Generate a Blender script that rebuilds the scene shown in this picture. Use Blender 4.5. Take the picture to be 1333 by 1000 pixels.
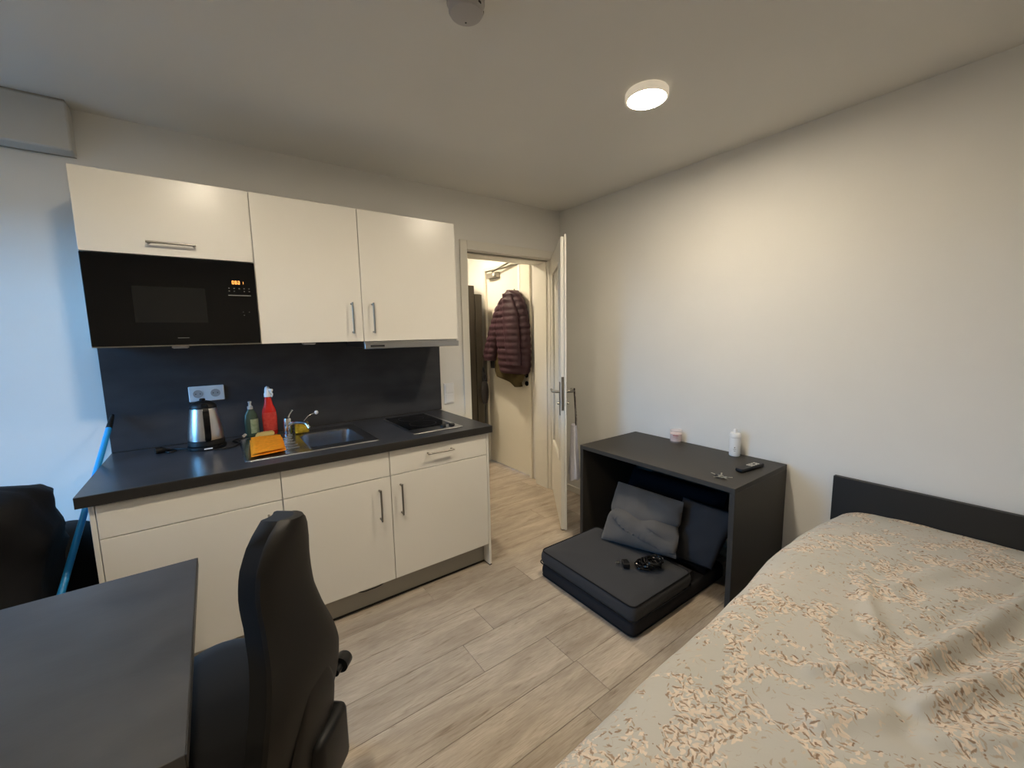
import bpy, bmesh, math, random
from mathutils import Vector, Matrix, noise
random.seed(7)
for o in list(bpy.data.objects): bpy.data.objects.remove(o)
scene = bpy.context.scene
COL = scene.collection

# ------------------------------------------------------------------ camera, world, light, exposure
CW, CH_ = 2.965, 2.495          # x of the right wall, ceiling height
cam_d = bpy.data.cameras.new('camera'); cam = bpy.data.objects.new('camera', cam_d); COL.objects.link(cam)
R_ = Vector((0.80812371, -0.58872045, -0.01855546)); U_ = Vector((0.08694635, 0.08807337, 0.99231216)); F_ = Vector((0.58256022, 0.80352431, -0.12236127))
m = Matrix.Identity(4)
for i in range(3):
    m[i][0] = R_[i]; m[i][1] = U_[i]; m[i][2] = -F_[i]
m[0][3], m[1][3], m[2][3] = 0.3967, -2.783, 1.4519
cam.matrix_world = m
cam_d.sensor_fit = 'HORIZONTAL'; cam_d.sensor_width = 36.0; cam_d.lens = 536.511 / 1333 * 36
cam_d.clip_start = 0.02
scene.camera = cam

vs = scene.view_settings
vs.view_transform = 'Standard'; vs.look = 'None'; vs.gamma = 1.0; vs.use_curve_mapping = False
vs.exposure = 1.26

LAMP_POWER = 118.0               # radiance of the ceiling lamp diffusers
LAMP_COL = (1.0, 0.865, 0.665)
HALL_POWER = 190.0
HALL_COL = (1.0, 0.85, 0.62)

world = bpy.data.worlds.new('sky'); scene.world = world; world.use_nodes = True
nt = world.node_tree; nt.nodes.clear()
wo = nt.nodes.new('ShaderNodeOutputWorld'); bg = nt.nodes.new('ShaderNodeBackground')
tc = nt.nodes.new('ShaderNodeTexCoord'); sx = nt.nodes.new('ShaderNodeSeparateXYZ'); rp = nt.nodes.new('ShaderNodeValToRGB')
nt.links.new(tc.outputs['Generated'], sx.inputs[0]); nt.links.new(sx.outputs['Z'], rp.inputs[0])
rp.color_ramp.elements[0].position = 0.0; rp.color_ramp.elements[0].color = (0.03, 0.04, 0.055, 1)
rp.color_ramp.elements[1].position = 0.06; rp.color_ramp.elements[1].color = (0.16, 0.50, 1.0, 1)
nt.links.new(rp.outputs[0], bg.inputs[0]); bg.inputs[1].default_value = 9.5
nt.links.new(bg.outputs[0], wo.inputs[0])

# daylight portal in the opening of the left window (no light of its own)
pl = bpy.data.lights.new('window_portal', 'AREA'); pl.shape = 'RECTANGLE'; pl.size = 0.88; pl.size_y = 1.55
pl.cycles.is_portal = True
po = bpy.data.objects.new('window_portal', pl); COL.objects.link(po)
po.location = (-1.18, -.58, 1.375); po.rotation_euler = (math.radians(90), 0, math.radians(-90))   # looks into the room

# ------------------------------------------------------------------ materials
MATS = {}
def lin(c):
    return tuple(((v / 255) / 12.92 if v / 255 <= 0.04045 else ((v / 255 + 0.055) / 1.055) ** 2.4) for v in c)
def mat(name, col=(200, 200, 200), rough=0.5, metal=0.0, spec=0.5, noise_amt=0.0, noise_scale=10.0, bump=0.0, bump_scale=80.0,
        emit=None, emit_s=0.0, trans=0.0, ior=1.45, alpha=1.0, sheen=0.0, stretch=(1, 1, 1), col2=None):
    if name in MATS: return MATS[name]
    M = bpy.data.materials.new(name); M.use_nodes = True; MATS[name] = M
    n = M.node_tree.nodes; l = M.node_tree.links; b = n['Principled BSDF']
    c = lin(col) + (1,)
    b.inputs['Base Color'].default_value = c; b.inputs['Roughness'].default_value = rough
    b.inputs['Metallic'].default_value = metal; b.inputs['Specular IOR Level'].default_value = spec
    b.inputs['IOR'].default_value = ior; b.inputs['Transmission Weight'].default_value = trans; b.inputs['Alpha'].default_value = alpha
    if sheen: b.inputs['Sheen Weight'].default_value = sheen
    if emit:
        b.inputs['Emission Color'].default_value = tuple(emit) + (1,); b.inputs['Emission Strength'].default_value = emit_s
    t = mp = None
    if noise_amt or bump or col2:
        t = n.new('ShaderNodeTexCoord'); mp = n.new('ShaderNodeMapping'); mp.inputs['Scale'].default_value = stretch
        l.new(t.outputs['Object'], mp.inputs[0])
    if noise_amt or col2:
        nz = n.new('ShaderNodeTexNoise'); nz.inputs['Scale'].default_value = noise_scale; nz.inputs['Detail'].default_value = 6
        l.new(mp.outputs[0], nz.inputs['Vector'])
        r = n.new('ShaderNodeValToRGB'); r.color_ramp.elements[0].position = 0.3; r.color_ramp.elements[1].position = 0.7
        if col2:
            r.color_ramp.elements[0].color = c; r.color_ramp.elements[1].color = lin(col2) + (1,)
        else:
            r.color_ramp.elements[0].color = tuple(v * (1 - noise_amt) for v in c[:3]) + (1,)
            r.color_ramp.elements[1].color = tuple(min(1, v * (1 + noise_amt)) for v in c[:3]) + (1,)
        l.new(nz.outputs['Fac'], r.inputs[0]); l.new(r.outputs[0], b.inputs['Base Color'])
    if bump:
        nb = n.new('ShaderNodeTexNoise'); nb.inputs['Scale'].default_value = bump_scale; nb.inputs['Detail'].default_value = 4
        l.new(mp.outputs[0], nb.inputs['Vector'])
        bp = n.new('ShaderNodeBump'); bp.inputs['Strength'].default_value = bump; bp.inputs['Distance'].default_value = 0.01
        l.new(nb.outputs['Fac'], bp.inputs['Height']); l.new(bp.outputs[0], b.inputs['Normal'])
    return M

mat('wall', (226, 224, 219), 0.85, noise_amt=0.015, noise_scale=3, bump=0.05, bump_scale=220)
mat('ceiling', (222, 220, 215), 0.9, noise_amt=0.01, noise_scale=2)
mat('white_front', (230, 226, 217), 0.27, spec=0.45, bump=0.008, bump_scale=300)
mat('white_board', (222, 219, 212), 0.5)
mat('white_paint', (226, 222, 212), 0.4, spec=0.4)
mat('cream_door', (226, 220, 206), 0.45, spec=0.35)
mat('plinth_grey', (158, 154, 144), 0.5)
mat('black_strip', (28, 24, 22), 0.7)
mat('slate', (46, 47, 51), 0.30, spec=0.5, col2=(62, 63, 68), noise_scale=5, bump=0.03, bump_scale=90, stretch=(1, 1, 3))
mat('slate_splash', (45, 46, 50), 0.45, spec=0.4, col2=(60, 61, 65), noise_scale=4, bump=0.03, bump_scale=90, stretch=(1, 1, 2.5))
mat('desk_slate', (58, 58, 60), 0.40, spec=0.5, col2=(74, 74, 76), noise_scale=4.5, bump=0.02, bump_scale=90, stretch=(1.0, 1.5, 1))
mat('black_laminate', (58, 55, 51), 0.5, spec=0.35, bump=0.04, bump_scale=260)
mat('black_edge', (44, 42, 40), 0.4, spec=0.4)
mat('headboard', (38, 36, 33), 0.45, spec=0.4, bump=0.03, bump_scale=200)
mat('steel', (190, 190, 190), 0.28, 1.0, bump=0.01, bump_scale=400)
mat('steel_sink', (170, 172, 176), 0.25, 1.0, bump=0.02, bump_scale=300)
mat('chrome', (205, 205, 205), 0.12, 1.0)
mat('nickel', (150, 146, 138), 0.28, 1.0)
mat('black_glass', (9, 9, 10), 0.06, spec=0.32)
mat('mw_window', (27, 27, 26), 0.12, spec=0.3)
mat('black_plastic', (20, 20, 21), 0.45, spec=0.4)
mat('black_gloss', (10, 10, 11), 0.18, spec=0.5)
mat('chair_plastic', (33, 31, 29), 0.55, spec=0.35, bump=0.06, bump_scale=500)
mat('chair_fabric', (17, 17, 18), 0.9, spec=0.15, bump=0.1, bump_scale=700, sheen=0.15)
mat('bag_black', (13, 13, 16), 0.75, spec=0.25, bump=0.1, bump_scale=60)
mat('blue_pole', (42, 150, 220), 0.35)
mat('futon', (58, 58, 60), 0.95, spec=0.1, bump=0.12, bump_scale=600, sheen=0.1)
mat('futon_side', (46, 45, 47), 0.95, spec=0.1, bump=0.12, bump_scale=600)
mat('piping', (22, 22, 25), 0.8, spec=0.2)
mat('pillow_grey', (86, 84, 83), 0.9, spec=0.15, bump=0.08, bump_scale=500, sheen=0.1)
mat('futon_back', (17, 17, 22), 0.95, spec=0.1)
mat('pillow_dark', (54, 54, 57), 0.9, spec=0.15, bump=0.08, bump_scale=500)
mat('mattress', (205, 200, 190), 0.9)
mat('white_plastic', (228, 228, 228), 0.4)
mat('grey_plastic', (176, 172, 170), 0.5)
mat('dark_hole', (40, 40, 42), 0.6)
mat('light_rim', (225, 215, 195), 0.45, emit=LAMP_COL, emit_s=0.16)
mat('diffuser', (255, 255, 255), 0.5, emit=LAMP_COL, emit_s=LAMP_POWER)
mat('hall_diffuser', (255, 255, 255), 0.5, emit=HALL_COL, emit_s=HALL_POWER)
mat('orange_display', (20, 8, 2), 0.4, emit=(1.0, 0.35, 0.07), emit_s=1.1)
mat('button_mark', (120, 118, 112), 0.5)
mat('red_liquid', (196, 36, 30), 0.25, spec=0.5)
mat('red_label', (210, 84, 74), 0.4, col2=(190, 44, 40), noise_scale=60)
mat('green_bottle', (62, 80, 70), 0.15, spec=0.5)
mat('pale_label', (176, 190, 168), 0.5, col2=(120, 150, 118), noise_scale=50)
mat('clear_cap', (170, 175, 178), 0.15, spec=0.6)
mat('orange_cloth', (226, 140, 34), 0.95, spec=0.1, noise_amt=0.12, noise_scale=60, bump=0.5, bump_scale=240)
mat('yellow_sponge', (214, 178, 60), 0.95, spec=0.1, col2=(150, 120, 30), noise_scale=40, bump=0.6, bump_scale=220)
mat('cream_sponge', (204, 182, 120), 0.95, spec=0.1, bump=0.5, bump_scale=240)
mat('jacket', (60, 38, 45), 0.55, spec=0.35, noise_amt=0.15, noise_scale=14, bump=0.15, bump_scale=40)
mat('jacket_lining', (76, 66, 42), 0.75, spec=0.2, noise_amt=0.2, noise_scale=20, bump=0.15, bump_scale=40)
mat('wardrobe_dark', (66, 60, 50), 0.5)
mat('dark_grey_cloth', (46, 42, 42), 0.9)
mat('teal_bag', (52, 108, 136), 0.5, noise_amt=0.2, noise_scale=20)
mat('tote_cloth', (206, 204, 212), 0.85, noise_amt=0.06, noise_scale=20)
mat('strap_black', (26, 24, 26), 0.8)
mat('strap_print', (120, 108, 98), 0.85, col2=(206, 200, 196), noise_scale=60)
mat('candle_wax', (232, 208, 203), 0.5, sheen=0.1)
mat('print_red', (150, 70, 76), 0.6)
mat('print_grey', (140, 138, 134), 0.6)
mat('key_metal', (186, 178, 160), 0.3, 1.0)
mat('grey_button', (196, 192, 186), 0.5)
mat('roller_box', (196, 195, 190), 0.7)

# thin clear glass (lets daylight straight through, with a fresnel reflection)
def thin_glass(name, tint=(0.96, 0.98, 0.98), rough=0.0, base=0.05):
    M = bpy.data.materials.new(name); M.use_nodes = True; MATS[name] = M
    n = M.node_tree.nodes; l = M.node_tree.links; n.clear()
    out = n.new('ShaderNodeOutputMaterial'); mix = n.new('ShaderNodeMixShader'); tr = n.new('ShaderNodeBsdfTransparent'); gl = n.new('ShaderNodeBsdfGlossy')
    fr = n.new('ShaderNodeFresnel'); fr.inputs[0].default_value = 1.45
    tr.inputs[0].default_value = tuple(tint) + (1,); gl.inputs['Roughness'].default_value = max(rough, 0.02)
    l.new(fr.outputs[0], mix.inputs[0]); l.new(tr.outputs[0], mix.inputs[1]); l.new(gl.outputs[0], mix.inputs[2]); l.new(mix.outputs[0], out.inputs[0])
thin_glass('window_glass')
mat('cup_glass', (238, 226, 224), 0.08, spec=0.5, alpha=0.22)
mat('frosted_glass', (216, 214, 205), 0.4, spec=0.3)
mat('hob_glass', (7, 7, 8), 0.08, spec=0.15)

def wood_material():
    M = bpy.data.materials.new('floor_oak'); M.use_nodes = True; MATS['floor_oak'] = M
    n = M.node_tree.nodes; l = M.node_tree.links; b = n['Principled BSDF']
    t = n.new('ShaderNodeTexCoord'); oi = n.new('ShaderNodeObjectInfo'); cm = n.new('ShaderNodeCombineXYZ')
    mu = n.new('ShaderNodeMath'); mu.operation = 'MULTIPLY'; mu.inputs[1].default_value = 57.0; l.new(oi.outputs['Random'], mu.inputs[0])
    l.new(mu.outputs[0], cm.inputs[0]); l.new(mu.outputs[0], cm.inputs[1])
    va = n.new('ShaderNodeVectorMath'); va.operation = 'ADD'; l.new(t.outputs['Object'], va.inputs[0]); l.new(cm.outputs[0], va.inputs[1])
    def nz(scale, stretch, detail, dist=0.0):
        mp = n.new('ShaderNodeMapping'); mp.inputs['Scale'].default_value = stretch; l.new(va.outputs[0], mp.inputs[0])
        z = n.new('ShaderNodeTexNoise'); z.inputs['Scale'].default_value = scale; z.inputs['Detail'].default_value = detail; z.inputs['Distortion'].default_value = dist
        l.new(mp.outputs[0], z.inputs['Vector']); return z
    big = nz(2.2, (1.0, 5.0, 1), 5, 0.6); fine = nz(16, (1.0, 13.0, 1), 5, 0.3); dark = nz(7, (0.8, 9.0, 1), 6, 1.2)
    r1 = n.new('ShaderNodeValToRGB'); e = r1.color_ramp.elements
    e[0].position = 0.30; e[0].color = lin((152, 139, 124)) + (1,); e[1].position = 0.72; e[1].color = lin((188, 176, 160)) + (1,)
    l.new(big.outputs['Fac'], r1.inputs[0])
    r2 = n.new('ShaderNodeValToRGB'); e = r2.color_ramp.elements
    e[0].position = 0.30; e[0].color = (0.84, 0.82, 0.80, 1); e[1].position = 0.62; e[1].color = (1.07, 1.06, 1.05, 1)
    l.new(fine.outputs['Fac'], r2.inputs[0])
    m1 = n.new('ShaderNodeMixRGB'); m1.blend_type = 'MULTIPLY'; m1.inputs[0].default_value = 1; l.new(r1.outputs[0], m1.inputs[1]); l.new(r2.outputs[0], m1.inputs[2])
    r3 = n.new('ShaderNodeValToRGB'); e = r3.color_ramp.elements
    e[0].position = 0.27; e[0].color = (0.66, 0.62, 0.58, 1); e[1].position = 0.42; e[1].color = (1, 1, 1, 1)
    l.new(dark.outputs['Fac'], r3.inputs[0])
    m2 = n.new('ShaderNodeMixRGB'); m2.blend_type = 'MULTIPLY'; m2.inputs[0].default_value = 1; l.new(m1.outputs[0], m2.inputs[1]); l.new(r3.outputs[0], m2.inputs[2])
    r4 = n.new('ShaderNodeMapRange'); r4.inputs['To Min'].default_value = 0.97; r4.inputs['To Max'].default_value = 1.06; l.new(oi.outputs['Random'], r4.inputs[0])
    m3 = n.new('ShaderNodeVectorMath'); m3.operation = 'SCALE'; l.new(m2.outputs[0], m3.inputs[0]); l.new(r4.outputs[0], m3.inputs['Scale'])
    l.new(m3.outputs[0], b.inputs['Base Color'])
    b.inputs['Roughness'].default_value = 0.45; b.inputs['Specular IOR Level'].default_value = 0.35
    bp = n.new('ShaderNodeBump'); bp.inputs['Strength'].default_value = 0.12; bp.inputs['Distance'].default_value = 0.004
    l.new(fine.outputs['Fac'], bp.inputs['Height']); l.new(bp.outputs[0], b.inputs['Normal'])
wood_material()

def duvet_material():
    M = bpy.data.materials.new('floral_print'); M.use_nodes = True; MATS['floral_print'] = M
    n = M.node_tree.nodes; l = M.node_tree.links; b = n['Principled BSDF']
    t = n.new('ShaderNodeTexCoord')
    wn = n.new('ShaderNodeTexNoise'); wn.inputs['Scale'].default_value = 42; wn.inputs['Detail'].default_value = 3; l.new(t.outputs['Object'], wn.inputs['Vector'])
    ws = n.new('ShaderNodeVectorMath'); ws.operation = 'MULTIPLY_ADD'; ws.inputs[1].default_value = (0.022, 0.022, 0); l.new(wn.outputs['Color'], ws.inputs[0]); l.new(t.outputs['Object'], ws.inputs[2])
    def math_(op, a, c=None, v=None, clamp=False):
        k = n.new('ShaderNodeMath'); k.operation = op; k.use_clamp = clamp
        if isinstance(a, (int, float)): k.inputs[0].default_value = a
        else: l.new(a, k.inputs[0])
        if c is not None:
            if isinstance(c, (int, float)): k.inputs[1].default_value = c
            else: l.new(c, k.inputs[1])
        if v is not None: k.inputs[2].default_value = v
        return k.outputs[0]
    def cluster(scale, off, lo, hi):
        mp = n.new('ShaderNodeMapping'); mp.inputs['Location'].default_value = (off, off * 1.7, 0); l.new(t.outputs['Object'], mp.inputs[0])
        z = n.new('ShaderNodeTexNoise'); z.noise_dimensions = '2D'; z.inputs['Scale'].default_value = scale; z.inputs['Detail'].default_value = 3.0; z.inputs['Distortion'].default_value = 0.9
        l.new(mp.outputs[0], z.inputs['Vector'])
        r = n.new('ShaderNodeMapRange'); r.inputs['From Min'].default_value = lo; r.inputs['From Max'].default_value = hi; r.clamp = True
        l.new(z.outputs['Fac'], r.inputs[0]); return r.outputs[0]
    def leaves(scale, off, a, w, clus, keep):
        mp = n.new('ShaderNodeMapping'); mp.inputs['Location'].default_value = (off, -off * 1.3, 0); mp.inputs['Scale'].default_value = (scale,) * 3
        l.new(ws.outputs[0], mp.inputs[0])
        v = n.new('ShaderNodeTexVoronoi'); v.voronoi_dimensions = '2D'; v.feature = 'F1'; v.inputs['Scale'].default_value = 1.0
        l.new(mp.outputs[0], v.inputs['Vector'])
        d = n.new('ShaderNodeVectorMath'); d.operation = 'SUBTRACT'; l.new(mp.outputs[0], d.inputs[0]); l.new(v.outputs['Position'], d.inputs[1])
        sc = n.new('ShaderNodeSeparateColor'); l.new(v.outputs['Color'], sc.inputs[0])
        rot = n.new('ShaderNodeVectorRotate'); rot.rotation_type = 'Z_AXIS'; l.new(d.outputs[0], rot.inputs['Vector'])
        l.new(math_('MULTIPLY', sc.outputs[0], 6.283), rot.inputs['Angle'])
        s = n.new('ShaderNodeSeparateXYZ'); l.new(rot.outputs[0], s.inputs[0])
        q = math_('DIVIDE', s.outputs[0], a); q = math_('MULTIPLY', q, q)
        edge = math_('MULTIPLY', math_('SUBTRACT', 1.0, q), w)
        msk = math_('MULTIPLY', math_('SUBTRACT', edge, math_('ABSOLUTE', s.outputs[1])), 9.0, clamp=True)
        thr = math_('LESS_THAN', sc.outputs[1], math_('MULTIPLY', clus, keep))
        return math_('MULTIPLY', msk, thr), sc.outputs[2]
    base = n.new('ShaderNodeValToRGB'); e = base.color_ramp.elements
    e[0].position = 0.35; e[0].color = lin((183, 181, 173)) + (1,); e[1].position = 0.65; e[1].color = lin((188, 184, 176)) + (1,)
    bn = n.new('ShaderNodeTexNoise'); bn.inputs['Scale'].default_value = 5; l.new(t.outputs['Object'], bn.inputs['Vector']); l.new(bn.outputs['Fac'], base.inputs[0])
    cur = base.outputs[0]
    c1 = cluster(7.5, 0.0, 0.45, 0.59)
    c2 = cluster(7.5, 0.004, 0.485, 0.60)
    c3 = cluster(7.5, 0.012, 0.27, 0.50)
    def lay(mask_rand, ca, cb):
        nonlocal cur
        mk, rnd = mask_rand
        cr = n.new('ShaderNodeMixRGB'); cr.inputs[1].default_value = lin(ca) + (1,); cr.inputs[2].default_value = lin(cb) + (1,); l.new(rnd, cr.inputs[0])
        mx = n.new('ShaderNodeMixRGB'); l.new(mk, mx.inputs[0]); l.new(cur, mx.inputs[1]); l.new(cr.outputs[0], mx.inputs[2]); cur = mx.outputs[0]
    lay(leaves(52, 3.1, 0.85, 0.07, c3, 0.55), (164, 150, 132), (176, 164, 146))     # twigs
    lay(leaves(60, 5.5, 0.80, 0.20, c3, 0.36), (162, 146, 127), (200, 187, 170))     # scattered small leaves
    lay(leaves(56, 7.7, 0.85, 0.30, c2, 0.95), (217, 202, 184), (206, 188, 168))     # cream petals
    lay(leaves(66, 1.9, 0.80, 0.30, c2, 0.80), (220, 206, 189), (210, 193, 174))
    lay(leaves(58, 17.1, 0.85, 0.19, c1, 0.72), (134, 110, 90), (160, 137, 116))    # brown leaves
    lay(leaves(72, 21.3, 0.80, 0.15, c1, 0.42), (150, 128, 108), (172, 152, 132))
    l.new(cur, b.inputs['Base Color'])
    b.inputs['Roughness'].default_value = 0.85; b.inputs['Specular IOR Level'].default_value = 0.2; b.inputs['Sheen Weight'].default_value = 0.1
    wv = n.new('ShaderNodeTexNoise'); wv.inputs['Scale'].default_value = 28; wv.inputs['Detail'].default_value = 3; l.new(t.outputs['Object'], wv.inputs['Vector'])
    bp = n.new('ShaderNodeBump'); bp.inputs['Strength'].default_value = 0.25; bp.inputs['Distance'].default_value = 0.01
    l.new(wv.outputs['Fac'], bp.inputs['Height']); l.new(bp.outputs[0], b.inputs['Normal'])
duvet_material()

# ------------------------------------------------------------------ geometry helpers
def B(): return bmesh.new()
def box(bm, x0, x1, y0, y1, z0, z1, bev=0.0, seg=1, M=None):
    r = bmesh.ops.create_cube(bm, size=1.0)
    vs_ = r['verts']
    for v in vs_:
        v.co = Vector((x0 + (v.co.x + .5) * (x1 - x0), y0 + (v.co.y + .5) * (y1 - y0), z0 + (v.co.z + .5) * (z1 - z0)))
    if M is not None:
        for v in vs_: v.co = M @ v.co
    if bev > 0:
        bmesh.ops.recalc_face_normals(bm, faces=list({f for v in vs_ for f in v.link_faces}))
        es = list({e for v in vs_ for e in v.link_edges})
        bmesh.ops.bevel(bm, geom=es, offset=bev, segments=seg, affect='EDGES', profile=0.5)
    return bm
def ring_faces(bm, rings, close=True, caps=True):
    vv = [[bm.verts.new(p) for p in r] for r in rings]
    n = len(vv[0])
    for a, b in zip(vv[:-1], vv[1:]):
        for i in range(n if close else n - 1):
            j = (i + 1) % n
            try: bm.faces.new((a[i], a[j], b[j], b[i]))
            except ValueError: pass
    if caps and close:
        for r, rev in ((vv[0], True), (vv[-1], False)):
            try: bm.faces.new(list(reversed(r)) if rev else r)
            except ValueError: pass
    return vv
def lathe(bm, prof, c=(0, 0, 0), seg=24, M=None):
    rings = []
    for r, z in prof:
        ring = []
        for i in range(seg):
            a = 2 * math.pi * i / seg
            p = Vector((c[0] + max(r, 1e-5) * math.cos(a), c[1] + max(r, 1e-5) * math.sin(a), c[2] + z))
            ring.append(M @ p if M is not None else p)
        rings.append(ring)
    ring_faces(bm, rings); return bm
def tube(bm, pts, r=0.005, seg=8, radii=None):
    pts = [Vector(p) for p in pts]
    d0 = (pts[1] - pts[0]).normalized(); up = Vector((0, 0, 1)) if abs(d0.z) < 0.9 else Vector((1, 0, 0))
    nrm = d0.cross(up).normalized(); rings = []
    for i, p in enumerate(pts):
        if i == 0: d = pts[1] - pts[0]
        elif i == len(pts) - 1: d = pts[-1] - pts[-2]
        else: d = (pts[i + 1] - pts[i]).normalized() + (pts[i] - pts[i - 1]).normalized()
        d.normalize(); nrm = (nrm - d * nrm.dot(d)).normalized(); bn = d.cross(nrm)
        rr = radii[i] if radii else r
        rings.append([p + (nrm * math.cos(2 * math.pi * k / seg) + bn * math.sin(2 * math.pi * k / seg)) * rr for k in range(seg)])
    ring_faces(bm, rings); return bm
def smooth_path(pts, n=6):
    pts = [Vector(p) for p in pts]; out = []
    P = [pts[0]] + pts + [pts[-1]]
    for i in range(1, len(P) - 2):
        p0, p1, p2, p3 = P[i - 1], P[i], P[i + 1], P[i + 2]
        for k in range(n):
            t = k / n
            out.append(0.5 * ((2 * p1) + (-p0 + p2) * t + (2 * p0 - 5 * p1 + 4 * p2 - p3) * t * t + (-p0 + 3 * p1 - 3 * p2 + p3) * t ** 3))
    out.append(pts[-1]); return out
def slab_holes(bm, xs, ys, z0, z1, hole):
    """slab from a grid of cells, leaving out cells where hole(i,j)"""
    nx, ny = len(xs) - 1, len(ys) - 1
    solid = lambda i, j: 0 <= i < nx and 0 <= j < ny and not hole(i, j)
    vt = {}; 
    def v(i, j, k):
        key = (i, j, k)
        if key not in vt: vt[key] = bm.verts.new((xs[i], ys[j], z1 if k else z0))
        return vt[key]
    for i in range(nx):
        for j in range(ny):
            if not solid(i, j): continue
            bm.faces.new((v(i, j, 1), v(i + 1, j, 1), v(i + 1, j + 1, 1), v(i, j + 1, 1)))
            bm.faces.new((v(i, j, 0), v(i, j + 1, 0), v(i + 1, j + 1, 0), v(i + 1, j, 0)))
            if not solid(i - 1, j): bm.faces.new((v(i, j, 0), v(i, j, 1), v(i, j + 1, 1), v(i, j + 1, 0)))
            if not solid(i + 1, j): bm.faces.new((v(i + 1, j, 0), v(i + 1, j + 1, 0), v(i + 1, j + 1, 1), v(i + 1, j, 1)))
            if not solid(i, j - 1): bm.faces.new((v(i, j, 0), v(i + 1, j, 0), v(i + 1, j, 1), v(i, j, 1)))
            if not solid(i, j + 1): bm.faces.new((v(i, j + 1, 0), v(i, j + 1, 1), v(i + 1, j + 1, 1), v(i + 1, j + 1, 0)))
    return bm
def rrect(x0, x1, y0, y1, z, r, n=5):
    out = []
    for cx, cy, a0 in ((x1 - r, y1 - r, 0), (x0 + r, y1 - r, 90), (x0 + r, y0 + r, 180), (x1 - r, y0 + r, 270)):
        for k in range(n + 1):
            a = math.radians(a0 + 90 * k / n); out.append(Vector((cx + r * math.cos(a), cy + r * math.sin(a), z)))
    return out

def root_loc(parent):
    return Vector(parent['_loc']) if parent is not None else Vector((0, 0, 0))
def obj(name, bm, material, parent=None, loc=None, smooth=False, angle=40, label=None):
    """one mesh object; vertices are given in world space and stored relative to the thing's base"""
    L = root_loc(parent) if parent is not None else Vector(loc or (0, 0, 0))
    bmesh.ops.recalc_face_normals(bm, faces=bm.faces[:])
    for v in bm.verts: v.co -= L
    me = bpy.data.meshes.new(name); bm.to_mesh(me); bm.free()
    me.materials.append(MATS[material] if isinstance(material, str) else material)
    if smooth:
        me.polygons.foreach_set('use_smooth', [True] * len(me.polygons))
        me.set_sharp_from_angle(angle=math.radians(angle))
    o = bpy.data.objects.new(name, me); COL.objects.link(o)
    if parent is None: o.location = L
    else: o.parent = parent
    o['_loc'] = tuple(L)
    if label: o['label'] = label
    return o
def tag(o, label=None, cat=None, group=None, kind=None):
    if label: o['label'] = label
    if cat: o['category'] = cat
    if group: o['group'] = group
    if kind: o['kind'] = kind
    return o
def thing(name, loc, label, cat, group=None, kind=None):
    o = bpy.data.objects.new(name, None); COL.objects.link(o); o.location = loc; o['_loc'] = tuple(loc); o.empty_display_size = 0.05
    return tag(o, label, cat, group, kind)

# ------------------------------------------------------------------ the room shell
LX, BY = -1.10, -4.5          # left wall, wall behind the camera
HY0, HY1, HX0 = 0.20, 1.50, 1.30     # hall
ZT = 0.8983; ZWB = 0.8568

sub = obj('floor', box(B(), LX - .2, CW + .2, BY - .2, HY1 + .2, -0.12, -0.012), 'black_strip')
tag(sub, 'grey brown oak plank floor running along the kitchen into the hall', 'floor', kind='structure')
PW, PL = 0.194, 1.30
plank_mesh = {}
def plank(x0, x1, y0, y1):
    key = round(x1 - x0, 3)
    if key not in plank_mesh:
        bm = box(B(), 0.0006, x1 - x0 - 0.0006, 0.0006, PW - 0.0006, -0.011, 0.0, 0.0012)
        bmesh.ops.recalc_face_normals(bm, faces=bm.faces[:])
        me = bpy.data.meshes.new('plank'); bm.to_mesh(me); bm.free(); me.materials.append(MATS['floor_oak']); plank_mesh[key] = me
    o = bpy.data.objects.new('plank', plank_mesh[key]); COL.objects.link(o); o.parent = sub; o.location = (x0, y0, 0)
rows = {}
j0 = int(math.floor((BY + 1.197) / PW)); j1 = int(math.ceil((HY1 + 1.197) / PW))
for j in range(j0, j1):
    y0 = -1.197 + j * PW
    ph = {0: 1.407, -2: 1.576}.get(j, random.uniform(0, PL))
    x = ph - PL * math.ceil((ph - LX) / PL)
    lo = LX if y0 + PW <= 0.21 else HX0
    while x < CW:
        a, b = max(x, lo), min(x + PL, CW)
        if b - a > 0.05: plank(a, b, y0, y0 + PW)
        x += PL

W = 0.2
# kitchen wall with the doorway (opening 2.005..2.848 x 0..2.085)
DX0, DX1, DZ = 2.00, 2.855, 2.09
bm = B()
box(bm, LX - W, DX0, 0, HY0, 0, CH_); box(bm, DX1, CW + W, 0, HY0, 0, CH_); box(bm, DX0, DX1, 0, HY0, DZ, CH_)
tag(obj('wall_back', bm, 'wall'), 'white painted wall behind the kitchen with the doorway', 'wall', kind='structure')
tag(obj('wall_right', box(B(), CW, CW + W, BY - W, 0, 0, CH_), 'wall'), 'white painted wall behind the bed and the black table', 'wall', kind='structure')
tag(obj('wall_front', box(B(), LX - W, CW, BY - W, BY, 0, CH_), 'wall'), 'white painted wall opposite the kitchen', 'wall', kind='structure')
WY0, WY1, WZ0, WZ1 = -1.02, -0.14, 0.60, 2.15
bm = B()
box(bm, LX - W, LX, BY, WY0, 0, CH_); box(bm, LX - W, LX, WY1, 0, 0, CH_); box(bm, LX - W, LX, WY0, WY1, 0, WZ0); box(bm, LX - W, LX, WY0, WY1, WZ1, CH_)
tag(obj('wall_left', bm, 'wall'), 'white painted wall with the window beside the desk', 'wall', kind='structure')
tag(obj('ceiling', box(B(), LX - W, CW + W, BY - W, HY1 + W, CH_, CH_ + .15), 'ceiling'), 'plain white ceiling over room and hall', 'ceiling', kind='structure')
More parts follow.
